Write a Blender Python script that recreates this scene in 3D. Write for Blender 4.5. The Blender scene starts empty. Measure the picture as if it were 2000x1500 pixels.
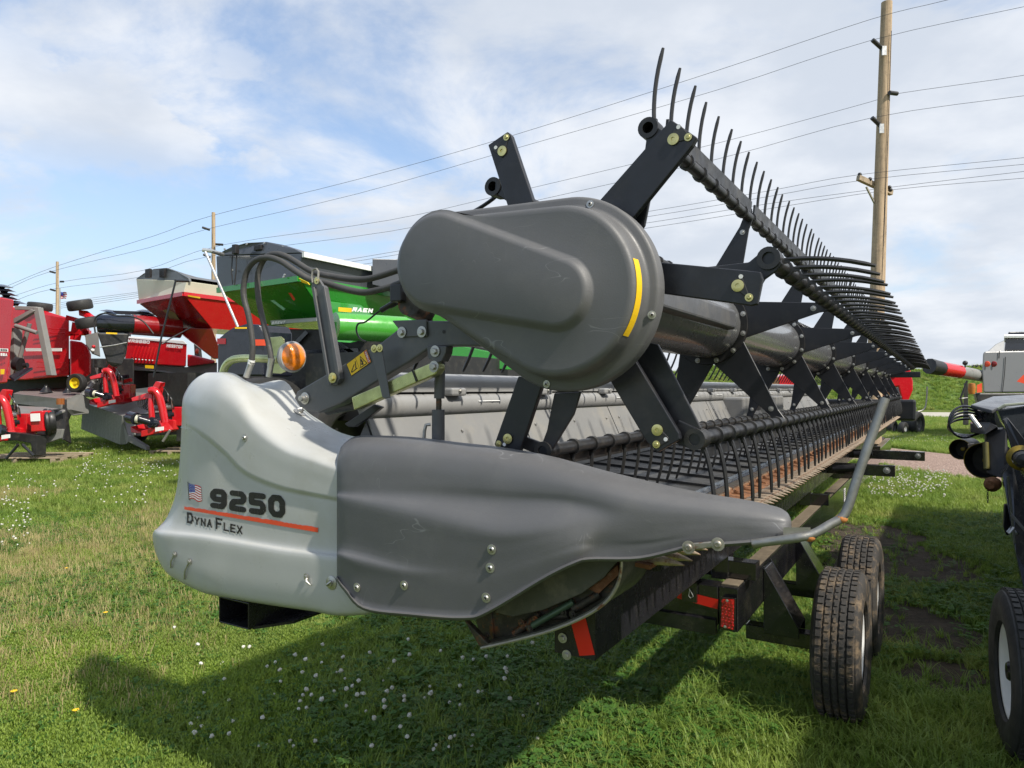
import bpy, math, random
import numpy as np
from mathutils import Vector, Matrix
from mathutils.bvhtree import BVHTree
random.seed(7)
rng = np.random.default_rng(7)
sc = bpy.context.scene
COL = sc.collection
R = math.radians

# ------------------------------------------------------------------ camera
FPX, CH = 1390.0, 1.6                       # focal length in photo pixels, eye height
PITCH = math.atan2(10, FPX)                 # horizon a little below the middle
cam_d = bpy.data.cameras.new('camera')
cam_d.sensor_width = 36.0
cam_d.lens = FPX / 2000 * 36
cam_d.clip_start = 0.05
cam_d.clip_end = 3000
cam = bpy.data.objects.new('camera', cam_d)
COL.objects.link(cam)
cam.location = (0, 0, CH)
cam.rotation_euler = (math.pi/2 + PITCH, 0, 0)
sc.camera = cam

# ------------------------------------------------------------------ directions of the big header
TH = math.atan2(838, FPX)
Fv = Vector((math.cos(TH), -math.sin(TH), 0))     # fore (cutterbar side)
Lv = Vector((math.sin(TH), math.cos(TH), 0))      # along its length, away from the camera
HX, HY = 0.2212, 2.15                             # reel axis at the near end

# ------------------------------------------------------------------ light
SUNV = (Fv*1.0 - Lv*0.18 + Vector((0, 0, 1.13))).normalized()
SUN_EL = math.asin(SUNV.z)
SUN_AZ = math.atan2(SUNV.x, SUNV.y)
world = bpy.data.worlds.new('World')
sc.world = world
world.use_nodes = True
def build_world():
    nt = world.node_tree
    N, L = nt.nodes, nt.links
    N.clear()
    out = N.new('ShaderNodeOutputWorld'); bg = N.new('ShaderNodeBackground')
    sky = N.new('ShaderNodeTexSky'); sky.sky_type = 'NISHITA'; sky.sun_disc = False
    sky.sun_elevation = SUN_EL; sky.sun_rotation = SUN_AZ
    sky.air_density = 1.0; sky.dust_density = 1.2; sky.ozone_density = 2.0
    tc = N.new('ShaderNodeTexCoord')
    sep = N.new('ShaderNodeSeparateXYZ'); L.new(tc.outputs['Generated'], sep.inputs[0])
    def math_(op, a, b=None, clamp=False):
        m = N.new('ShaderNodeMath'); m.operation = op; m.use_clamp = clamp
        for i, v in ((0, a), (1, b)):
            if v is None: continue
            if isinstance(v, (int, float)): m.inputs[i].default_value = v
            else: L.new(v, m.inputs[i])
        return m.outputs[0]
    zz = math_('MAXIMUM', sep.outputs[2], 0.0)
    den = math_('ADD', zz, 0.22)
    cx = math_('DIVIDE', sep.outputs[0], den); cy = math_('DIVIDE', sep.outputs[1], den)
    comb = N.new('ShaderNodeCombineXYZ'); L.new(cx, comb.inputs[0]); L.new(cy, comb.inputs[1])
    def noise(scale, detail, rough, src, off=(0, 0, 0), sc_=(1, 1, 1), dist=0.0):
        mp = N.new('ShaderNodeMapping'); L.new(src, mp.inputs[0])
        mp.inputs['Location'].default_value = off; mp.inputs['Scale'].default_value = sc_
        n = N.new('ShaderNodeTexNoise'); n.inputs['Scale'].default_value = scale
        n.inputs['Detail'].default_value = detail; n.inputs['Roughness'].default_value = rough
        n.inputs['Distortion'].default_value = dist
        L.new(mp.outputs[0], n.inputs[0]); return n.outputs[0]
    def ramp(v, lo, hi):
        r = N.new('ShaderNodeMapRange'); r.interpolation_type = 'SMOOTHSTEP'
        L.new(v, r.inputs[0]); r.inputs[1].default_value = lo; r.inputs[2].default_value = hi
        return r.outputs[0]
    # high broken cover, thick on the right, thin on the left
    n1 = noise(1.45, 8, 0.60, comb.outputs[0], (3.1, 1.7, 0), (1, 1, 1), 0.35)
    bias = ramp(sep.outputs[0], -0.42, 0.20)
    s1 = math_('ADD', n1, math_('MULTIPLY', bias, 0.22))
    high = math_('MULTIPLY', ramp(s1, 0.455, 0.68), 0.95)
    # billowing low clouds in the lower left: coordinates straight in the direction, flat bases
    n2 = noise(4.2, 9, 0.58, tc.outputs['Generated'], (0.35, 0.0, 0.22), (1, 1, 1.7), 0.12)
    b2 = math_('MULTIPLY', ramp(sep.outputs[2], 0.52, 0.30), ramp(sep.outputs[2], 0.20, 0.33))
    b2 = math_('MULTIPLY', b2, ramp(sep.outputs[0], -0.12, -0.36))
    low = ramp(math_('ADD', n2, math_('MULTIPLY', b2, 0.27)), 0.58, 0.68)
    low = math_('MULTIPLY', low, b2)
    cov = math_('MAXIMUM', high, low)
    # haze whitening to the horizon
    hz = ramp(sep.outputs[2], 0.34, -0.02)
    n3 = noise(2.0, 6, 0.55, comb.outputs[0], (7, 2, 0))
    grey = ramp(n3, 0.35, 0.66)
    cc = N.new('ShaderNodeMix'); cc.data_type = 'RGBA'
    L.new(grey, cc.inputs[0]); cc.inputs[6].default_value = (3.15, 3.42, 3.85, 1); cc.inputs[7].default_value = (4.2, 4.35, 4.6, 1)
    mx = N.new('ShaderNodeMix'); mx.data_type = 'RGBA'
    hc = N.new('ShaderNodeMix'); hc.data_type = 'RGBA'
    L.new(math_('ADD', math_('MULTIPLY', hz, 0.55), 0.22), hc.inputs[0])
    L.new(sky.outputs[0], hc.inputs[6]); hc.inputs[7].default_value = (2.75, 3.3, 4.0, 1)
    L.new(cov, mx.inputs[0]); L.new(hc.outputs[2], mx.inputs[6]); L.new(cc.outputs[2], mx.inputs[7])
    L.new(mx.outputs[2], bg.inputs[0]); bg.inputs[1].default_value = 0.15
    L.new(bg.outputs[0], out.inputs[0])
build_world()
sun_d = bpy.data.lights.new('sun', 'SUN')
sun_d.energy = 3.9; sun_d.angle = R(1.5); sun_d.color = (1.0, 0.94, 0.84)
sun = bpy.data.objects.new('sun', sun_d); COL.objects.link(sun)
sun.rotation_euler = SUNV.to_track_quat('Z', 'Y').to_euler()
sun.location = (0, 0, 30)
vs = sc.view_settings
vs.view_transform = 'Standard'; vs.look = 'None'; vs.exposure = 0.54; vs.gamma = 1.0
vs.use_curve_mapping = False
sc.cycles.max_bounces = 6
sc.cycles.transparent_max_bounces = 6

# ------------------------------------------------------------------ geometry of view
CAMM = Matrix.Rotation(math.pi/2 + PITCH, 3, 'X')
CP = Vector((0, 0, CH))
def ray(px, py):
    return CAMM @ Vector(((px-1000)/FPX, -(py-750)/FPX, -1.0))
def pY(px, py, Y):
    d = ray(px, py); return CP + d*(Y/d.y)
def pz(px, py, z=0.0):
    d = ray(px, py); return CP + d*((z-CH)/d.z)
HO = Vector((HX, HY, 0))
def H(v, u, z): return HO + Fv*v + Lv*u + Vector((0, 0, z))
def pu(px, py, u):
    d = ray(px, py); t = ((HO + Lv*u - CP).dot(Lv))/d.dot(Lv); return CP + d*t
def pv(px, py, v):
    d = ray(px, py); t = ((HO + Fv*v - CP).dot(Fv))/d.dot(Fv); return CP + d*t
def vuz(p):
    q = p - HO; return (q.dot(Fv), q.dot(Lv), q.z)

# ------------------------------------------------------------------ materials
MATS = {}
def mat(name, col, rough=0.5, metal=0.0, var=0.12, vscale=3.0, bump=0.0, bscale=60.0, dust=0.0, dustcol=(0.30, 0.26, 0.19),
        coat=0.0, spec=0.5, rust=0.0, trans=0.0, grain=None, speck=0.0, rvar=0.12, scr=0.0):
    if name in MATS: return MATS[name]
    m = bpy.data.materials.new(name); m.use_nodes = True
    nt = m.node_tree; N, L = nt.nodes, nt.links
    b = N['Principled BSDF']
    b.inputs['Roughness'].default_value = rough; b.inputs['Metallic'].default_value = metal
    b.inputs['Specular IOR Level'].default_value = spec
    b.inputs['Coat Weight'].default_value = coat; b.inputs['Coat Roughness'].default_value = 0.08
    tc = N.new('ShaderNodeTexCoord')
    def noise(scale, detail=5, rough_=0.6, stretch=None):
        n = N.new('ShaderNodeTexNoise'); n.inputs['Scale'].default_value = scale
        n.inputs['Detail'].default_value = detail; n.inputs['Roughness'].default_value = rough_
        if stretch:
            mp = N.new('ShaderNodeMapping'); mp.inputs['Scale'].default_value = stretch
            L.new(tc.outputs['Object'], mp.inputs[0]); L.new(mp.outputs[0], n.inputs[0])
        else: L.new(tc.outputs['Object'], n.inputs[0])
        return n.outputs[0]
    def rng_(v, a, b_, c=0.0, d=1.0):
        r = N.new('ShaderNodeMapRange'); L.new(v, r.inputs[0])
        for i, x in enumerate((a, b_, c, d)): r.inputs[i+1].default_value = x
        return r.outputs[0]
    def mix(f, a, b_):
        x = N.new('ShaderNodeMix'); x.data_type = 'RGBA'
        if isinstance(f, float): x.inputs[0].default_value = f
        else: L.new(f, x.inputs[0])
        for i, v in ((6, a), (7, b_)):
            if isinstance(v, tuple): x.inputs[i].default_value = (*v[:3], 1)
            else: L.new(v, x.inputs[i])
        return x.outputs[2]
    c0 = tuple(c*(1-var) for c in col); c1 = tuple(min(1, c*(1+var)) for c in col)
    n1 = noise(vscale, 5, 0.65, grain)
    colr = mix(rng_(n1, 0.3, 0.7), c0, c1)
    if dust > 0:
        nd = noise(vscale*2.3+1, 8, 0.7)
        colr = mix(rng_(nd, 0.50, 0.72, 0.0, dust), colr, dustcol)
    if rust > 0:
        nr = noise(14, 8, 0.75)
        colr = mix(rng_(nr, 0.62-0.3*rust, 0.70-0.25*rust, 0, 0.9), colr, (0.22, 0.075, 0.025))
    if speck > 0:
        v = N.new('ShaderNodeTexVoronoi'); v.inputs['Scale'].default_value = 70
        L.new(tc.outputs['Object'], v.inputs[0])
        colr = mix(rng_(v.outputs['Distance'], 0.09, 0.05, 0, speck), colr, (0.45, 0.42, 0.36))
    if scr > 0:      # fine curved scratches in patches
        for (sc1, st, sd) in ((5.0, (1, 1, 3.0), .56), (11.0, (2.2, 1, .7), .58)):
            a_ = noise(sc1, 1.5, 0.5, st); m_ = N.new('ShaderNodeMath'); m_.operation = 'SUBTRACT'; L.new(a_, m_.inputs[0]); m_.inputs[1].default_value = .5
            m2 = N.new('ShaderNodeMath'); m2.operation = 'ABSOLUTE'; L.new(m_.outputs[0], m2.inputs[0])
            ln = rng_(m2.outputs[0], .0035, .0012); mk = rng_(noise(3.3 if sc1 < 9 else 4.7, 4, .7), sd, sd+.06, 0, scr)
            m3 = N.new('ShaderNodeMath'); m3.operation = 'MULTIPLY'; L.new(ln, m3.inputs[0]); L.new(mk, m3.inputs[1])
            colr = mix(m3.outputs[0], colr, tuple(min(.7, c*2.6+.05) for c in col))
    L.new(colr, b.inputs['Base Color'])
    if rvar > 0:
        L.new(rng_(noise(vscale*4+2, 6, 0.7), 0.3, 0.7, max(0.02, rough-rvar), min(1, rough+rvar)), b.inputs['Roughness'])
    if bump > 0:
        bn = N.new('ShaderNodeBump'); bn.inputs['Strength'].default_value = bump; bn.inputs['Distance'].default_value = 0.004
        L.new(noise(bscale, 6, 0.6, grain), bn.inputs['Height']); L.new(bn.outputs[0], b.inputs['Normal'])
    if trans > 0: b.inputs['Transmission Weight'].default_value = trans
    MATS[name] = m
    return m
GREY = mat('grey_plastic', (0.104, 0.104, 0.106), 0.50, var=0.07, bump=0.10, bscale=240, dust=0.10, dustcol=(0.25, 0.24, 0.21), scr=.35)
SILVER = mat('silver_plastic', (0.42, 0.425, 0.405), 0.36, var=0.05, bump=0.06, bscale=180, dust=0.35, dustcol=(0.33, 0.32, 0.26), vscale=2, scr=.0)
DGREY = mat('dark_grey_paint', (0.085, 0.087, 0.093), 0.42, var=0.1, bump=0.12, dust=0.2)
BLACK = mat('black_paint', (0.012, 0.012, 0.015), 0.28, var=0.25, bump=0.10, bscale=40, dust=0.06, speck=0.25)
BLACKM = mat('black_satin_metal', (0.014, 0.015, 0.019), 0.38, var=0.2, bump=0.06, dust=0.05)
BPLAS = mat('black_plastic', (0.017, 0.017, 0.018), 0.42, var=0.25, bump=0.1, dust=0.12)
RUBBER = mat('hose_rubber', (0.055, 0.053, 0.050), 0.62, var=0.25, bump=0.35, bscale=90, dust=0.5, dustcol=(0.13, 0.12, 0.10))
TYRE = mat('tyre_rubber', (0.034, 0.031, 0.028), 0.75, var=0.3, vscale=5, bump=0.5, bscale=70, dust=0.95, dustcol=(0.24, 0.17, 0.10))
TYREC = mat('clean_tyre_rubber', (0.022, 0.022, 0.022), 0.65, var=0.3, bump=0.3, dust=0.3, dustcol=(0.08, 0.07, 0.06))
ZINC = mat('yellow_zinc', (0.50, 0.52, 0.25), 0.33, 0.85, var=0.35, vscale=9, rust=0.0, bump=0.05)
STEEL = mat('bright_steel', (0.46, 0.45, 0.42), 0.42, 0.9, var=0.15, bump=0.1)
RUSTYST = mat('worn_steel', (0.40, 0.37, 0.31), 0.48, 0.75, var=0.25, vscale=12, bump=0.25, rust=0.15, dust=0.25)
GOLD = mat('gold_washer', (0.62, 0.55, 0.24), 0.3, 0.85, var=0.2, vscale=20)
YEL = mat('yellow_decal', (0.80, 0.50, 0.01), 0.45, var=0.06)
REDR = mat('red_reflector', (0.62, 0.015, 0.008), 0.35, var=0.05)
WHITE = mat('white_print', (0.78, 0.78, 0.76), 0.5, var=0.03)
INK = mat('black_print', (0.012, 0.010, 0.010), 0.5, var=0.1)
ORANGE = mat('orange_stripe', (0.72, 0.075, 0.025), 0.45, var=0.15, vscale=2)
WOODM = mat('weathered_wood', (0.33, 0.26, 0.18), 0.85, var=0.3, vscale=2, bump=0.5, bscale=30, grain=(1, 1, 12))

# ------------------------------------------------------------------ mesh builder (all in world coordinates)
class MB:
    def __init__(s): s.v = []; s.f = []; s.m = []; s.n = []
    def add(s, vs_, fs, mi=0, flat=False):
        o = len(s.v); s.v += [tuple(p) for p in vs_]
        for f in fs: s.f.append([i+o for i in f]); s.m.append(mi); s.n.append(flat)
        return s
    def boxv(s, p, mi=0):      # p: 8 points, bottom ring of four then top ring
        return s.add(p, [(3, 2, 1, 0), (4, 5, 6, 7), (0, 1, 5, 4), (1, 2, 6, 5), (2, 3, 7, 6), (3, 0, 4, 7)], mi, True)
    def box(s, c, size, ax=None, mi=0):
        c = Vector(c); ax = ax or (Vector((1, 0, 0)), Vector((0, 1, 0)), Vector((0, 0, 1)))
        x, y, z = [a*(h/2) for a, h in zip(ax, size)]
        return s.boxv([c-x-y-z, c+x-y-z, c+x+y-z, c-x+y-z, c-x-y+z, c+x-y+z, c+x+y+z, c-x+y+z], mi)
    def bar(s, a, b, w, h, up=(0, 0, 1), mi=0):
        a, b = Vector(a), Vector(b); d = (b-a).normalized(); up = Vector(up)
        x = d.cross(up)
        if x.length < 1e-4: x = d.cross(Vector((1, 0, 0)))
        x.normalize(); y = x.cross(d)
        x *= w/2; y *= h/2
        return s.boxv([a-x-y, a+x-y, b+x-y, b-x-y, a-x+y, a+x+y, b+x+y, b-x+y], mi)
    def prism(s, poly, off, mi=0):
        poly = [Vector(p) for p in poly]; off = Vector(off); n = len(poly)
        nrm = sum(((poly[i]-poly[0]).cross(poly[(i+1) % n]-poly[0]) for i in range(1, n)), Vector())
        if nrm.dot(off) > 0: poly = poly[::-1]
        v = poly + [p+off for p in poly]
        fs = [tuple(range(n)), tuple(range(2*n-1, n-1, -1))] + [(i, i+n, (i+1) % n+n, (i+1) % n) for i in range(n)]
        return s.add(v, fs, mi, True)
    def tube(s, pts, r, n=10, caps=True, mi=0, closed=False, flatten=None):
        pts = [Vector(p) for p in pts]; m = len(pts); rs = r if isinstance(r, (list, tuple)) else [r]*m
        rings = []; prev = None
        for i, p in enumerate(pts):
            if closed: t = pts[(i+1) % m]-pts[i-1]
            else: t = pts[min(i+1, m-1)]-pts[max(i-1, 0)]
            t.normalize()
            if prev is None:
                x = t.cross(Vector((0, 0, 1)))
                if x.length < 0.05: x = t.cross(Vector((1, 0, 0)))
            else: x = prev - t*prev.dot(t)
            x.normalize(); prev = x; y = t.cross(x)
            rings.append([p + x*math.cos(2*math.pi*k/n)*rs[i] + y*math.sin(2*math.pi*k/n)*rs[i] for k in range(n)])
        v = [q for rg in rings for q in rg]; fs = []
        for i in range(m if closed else m-1):
            j = (i+1) % m
            for k in range(n): fs.append((i*n+k, i*n+(k+1) % n, j*n+(k+1) % n, j*n+k))
        s.add(v, fs, mi)
        if caps and not closed:
            s.add(rings[0], [tuple(range(n))[::-1]], mi, True); s.add(rings[-1], [tuple(range(n))], mi, True)
        return s
    def cyl(s, a, b, r0, r1=None, n=16, caps=True, mi=0):
        return s.tube([a, b], [r0, r0 if r1 is None else r1], n, caps, mi)
    def lathe(s, c, axis, prof, n=24, mi=0, caps=False):
        c = Vector(c); ax = Vector(axis).normalized(); x = ax.orthogonal().normalized(); y = ax.cross(x)
        v = []; fs = []
        for r, h in prof:
            for k in range(n):
                a = 2*math.pi*k/n; v.append(c + ax*h + (x*math.cos(a)+y*math.sin(a))*r)
        for i in range(len(prof)-1):
            for k in range(n): fs.append((i*n+k, i*n+(k+1) % n, (i+1)*n+(k+1) % n, (i+1)*n+k))
        return s.add(v, fs, mi)
    def pipe_open(s, a, b, ro, ri, n=20, mi=0):
        a, b = Vector(a), Vector(b); h = (b-a).length
        return s.lathe(a, b-a, [(ri, h*0.5), (ri, 0), (ro, 0), (ro, h), (ri, h)], n, mi)
    def ball(s, c, r, n=10, m=6, mi=0, sq=(1, 1, 1)):
        c = Vector(c); v = []; fs = []
        for i in range(m+1):
            t = math.pi*i/m
            for k in range(n):
                a = 2*math.pi*k/n
                v.append(c+Vector((math.sin(t)*math.cos(a)*sq[0], math.sin(t)*math.sin(a)*sq[1], math.cos(t)*sq[2]))*r)
        for i in range(m):
            for k in range(n): fs.append((i*n+k, (i+1)*n+k, (i+1)*n+(k+1) % n, i*n+(k+1) % n))
        return s.add(v, fs, mi)
    def grid(s, rows, mi=0, flip=False):
        m, n = len(rows), len(rows[0]); v = [p for r in rows for p in r]
        fs = [(i*n+j, i*n+j+1, (i+1)*n+j+1, (i+1)*n+j) for i in range(m-1) for j in range(n-1)]
        if flip: fs = [f[::-1] for f in fs]
        return s.add(v, fs, mi)
    def bolt(s, p, nrm, r=0.008, mi=0, washer=True, dome=False, hole=0):
        p, nrm = Vector(p), Vector(nrm).normalized()
        if washer: s.lathe(p, nrm, [(r*1.9, 0), (r*1.9, r*0.25), (r*0.9, r*0.3)], 18, mi)
        if dome:
            s.lathe(p, nrm, [(r*1.15, r*0.25), (r*1.12, r*0.45), (r*0.9, r*0.75), (r*0.55, r*0.85), (r*0.5, r*0.6)], 14, mi)
            s.lathe(p, nrm, [(r*0.53, r*0.62), (0.0001, r*0.6)], 6, mi+hole)
        else:
            s.lathe(p, nrm, [(r*1.1, r*0.28), (r*1.1, r*1.0), (r*0.9, r*1.15), (0.0001, r*1.15)], 6, mi)
        return s
    def build(s, name, mats, parent=None, bevel=0.0, label=None, kind=None, angle=38, solid=0.0, seg=2):
        me = bpy.data.meshes.new(name)
        vs_ = s.v
        if parent is not None:
            inv = wm(parent).inverted(); vs_ = [inv @ Vector(p) for p in s.v]
        me.from_pydata(vs_, [], s.f)
        if not isinstance(mats, (list, tuple)): mats = [mats]
        for m in mats: me.materials.append(m)
        me.polygons.foreach_set('material_index', s.m)
        me.polygons.foreach_set('use_smooth', [not x for x in s.n])
        me.validate(); me.update()
        if not all(s.n): me.set_sharp_from_angle(angle=R(angle))
        o = bpy.data.objects.new(name, me); COL.objects.link(o)
        if parent is not None: o.parent = parent
        if solid:
            md = o.modifiers.new('solidify', 'SOLIDIFY'); md.thickness = abs(solid); md.offset = -1 if solid > 0 else 1
        if bevel:
            md = o.modifiers.new('bevel', 'BEVEL'); md.width = bevel; md.segments = seg; md.limit_method = 'ANGLE'; md.angle_limit = R(35)
            md.harden_normals = False
        if label: o['label'] = label
        if kind: o['kind'] = kind
        return o
def wm(o):
    M = o.matrix_basis.copy()
    while o.parent is not None:
        o = o.parent; M = o.matrix_basis @ M
    return M
def thing(name, label, cat, loc=(0, 0, 0), rz=0.0, group=None):
    o = bpy.data.objects.new(name, None); COL.objects.link(o)
    o.empty_display_size = 0.1
    o.location = loc; o.rotation_euler = (0, 0, rz)
    o['label'] = label; o['category'] = cat
    if group: o['group'] = group
    return o
def tag(o, label, cat, group=None):
    o['label'] = label; o['category'] = cat
    if group: o['group'] = group
    return o
def bvh_of(mb):
    return BVHTree.FromPolygons([Vector(p) for p in mb.v], mb.f)
def on(bvh, px, py, off=0.0):
    d = ray(px, py).normalized(); loc, n, _, _ = bvh.ray_cast(CP, d)
    if loc is None: return None, None
    if n.dot(d) > 0: n = -n
    return loc + n*off, n
def crom(a, b, c, d, t):
    return 0.5*((2*b) + (c-a)*t + (2*a-5*b+4*c-d)*t*t + (3*b-a-3*c+d)*t**3)
def smooth_poly(pts, k=6, closed=False):
    P = [np.array(p, float) for p in pts]; n = len(P); out = []
    rngi = range(n if closed else n-1)
    for i in rngi:
        a, b, c, d = (P[(i-1) % n], P[i], P[(i+1) % n], P[(i+2) % n]) if closed else (P[max(i-1, 0)], P[i], P[i+1], P[min(i+2, n-1)])
        for j in range(k): out.append(crom(a, b, c, d, j/k))
    if not closed: out.append(P[-1])
    return out
def px_surface(rows, kc=5, kr=4):
    """rows of (px,py,u) control points -> smooth grid of world points"""
    rr = [smooth_poly(r, kc) for r in rows]
    cols = list(zip(*rr)); cc = [smooth_poly(c, kr) for c in cols]
    g = list(zip(*cc))
    return [[pu(p[0], p[1], p[2]) for p in r] for r in g]

# ------------------------------------------------------------------ lettering: block strokes on a 0..1 box
GL = {
 '0': ['.25,0 .75,0 1,.22 1,.78 .75,1 .25,1 0,.78 0,.22 .25,0'], '1': ['.5,0 .5,1'], '2': ['0,1 .8,1 1,.85 1,.62 .85,.5 .15,.45 0,.3 0,0 1,0'], '5': ['1,1 0,1 0,.55 .8,.55 1,.4 1,.15 .8,0 0,0'],
 '6': ['1,1 0,1 0,0 1,0 1,.5 0,.5'], '8': ['0,0 1,0 1,1 0,1 0,0', '0,.5 1,.5'], '9': ['.05,0 .8,0 1,.18 1,.82 .8,1 .2,1 0,.84 0,.6 .2,.46 .95,.46'],
 'A': ['0,0 .5,1 1,0', '.2,.35 .8,.35'], 'D': ['0,0 .7,0 1,.3 1,.7 .7,1 0,1 0,0'], 'E': ['1,0 0,0 0,1 1,1', '0,.5 .8,.5'],
 'F': ['0,0 0,1 1,1', '0,.5 .8,.5'], 'H': ['0,0 0,1', '1,0 1,1', '0,.5 1,.5'], 'L': ['0,1 0,0 1,0'], 'N': ['0,0 0,1 1,0 1,1'],
 'O': ['0,0 1,0 1,1 0,1 0,0'], 'R': ['0,0 0,1 1,1 1,.5 0,.5', '.4,.5 1,0'], 'S': ['0,0 1,0 1,.5 0,.5 0,1 1,1'], 'T': ['.5,0 .5,1', '0,1 1,1'],
 'W': ['0,1 .25,0 .5,.7 .75,0 1,1'], 'X': ['0,0 1,1', '0,1 1,0'], 'Y': ['0,1 .5,.45 1,1', '.5,.45 .5,0'], 'G': ['1,1 0,1 0,0 1,0 1,.5 .5,.5'],
 'B': ['0,0 1,0 1,.5 .9,.5 .9,1 0,1 0,0', '0,.5 1,.5'], 'M': ['0,0 0,1 .5,.3 1,1 1,0'], ' ': []}
def glyph_quads(ch, tw, thh, rough=0.0, sub=1):
    """list of quads in unit box; tw, thh: half stroke thickness in x and y"""
    qs = []
    for pl in GL.get(ch, []):
        pts = [tuple(float(a) for a in q.split(',')) for q in pl.split()]
        pts = [(tw + x*(1-2*tw), thh + y*(1-2*thh)) for x, y in pts]
        if sub > 4:      # rounded joints for the big smooth digits
            for (x, y) in pts:
                e = [(x+tw*.98*math.cos(a), y+thh*.98*math.sin(a)) for a in [2*math.pi*i/16 for i in range(16)]]
                for i in range(0, 16, 2): qs.append(((x, y), e[i], e[i+1], e[(i+2) % 16]))
        for (x0, y0), (x1, y1) in zip(pts, pts[1:]):
            dx, dy = x1-x0, y1-y0; l = math.hypot(dx, dy) or 1; ux, uy = dx/l, dy/l
            ex, ey = (ux*tw, uy*thh) if sub < 5 else (0, 0); nx, ny = -uy*tw, ux*thh
            ax, ay, bx, by = x0-ex, y0-ey, x1+ex, y1+ey
            prev = None
            for i in range(sub+1):
                t = i/sub; cx, cy = ax+(bx-ax)*t, ay+(by-ay)*t
                j1 = 1 + random.uniform(-rough, rough); j2 = 1 + random.uniform(-rough, rough)
                cur = ((cx+nx*j1, cy+ny*j1), (cx-nx*j2, cy-ny*j2))
                if prev: qs.append((prev[1], cur[1], cur[0], prev[0]))
                prev = cur
    return qs
def text_on(mb, text, quad, place, tw=0.16, th=0.12, gap=0.25, rough=0.0, sub=1, small=(), mi=0):
    """quad: four pixel corners (bl, br, tr, tl); place(px, py, lift) -> world point; SMALL: indices of small capitals"""
    widths = [0.35 if c == ' ' else (0.8 if i in small else 1.0) for i, c in enumerate(text)]
    tot = sum(widths) + gap*(len(text)-1); x = 0; k = 0
    bl, br, tr, tl = [Vector((*q, 0)) for q in quad]
    for i, c in enumerate(text):
        hgt = 0.72 if i in small else 1.0
        for q in glyph_quads(c, tw, th, rough, sub):
            pts = []
            for (gx, gy) in q:
                s_, t_ = (x + gx*widths[i])/tot, gy*hgt
                p = (bl*(1-s_)+br*s_)*(1-t_) + (tl*(1-s_)+tr*s_)*t_
                w = place(p.x, p.y, 0.0022 + 0.00012*(k % 7))
                if w is None: break
                pts.append(w)
            if len(pts) == 4: mb.add(pts, [(0, 1, 2, 3)], mi, True)
            k += 1
        x += widths[i] + gap
    return mb
# ================================================================== the draper header
hd = thing('draper_header', 'long grey draper header with finger reel and light grey end shield numbered 9250', 'header', (HX, HY, 0), -TH)
YA = Lv
RC = (0.0, 1.894)                              # reel axis (v, z)
UEND = 12.1
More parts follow.
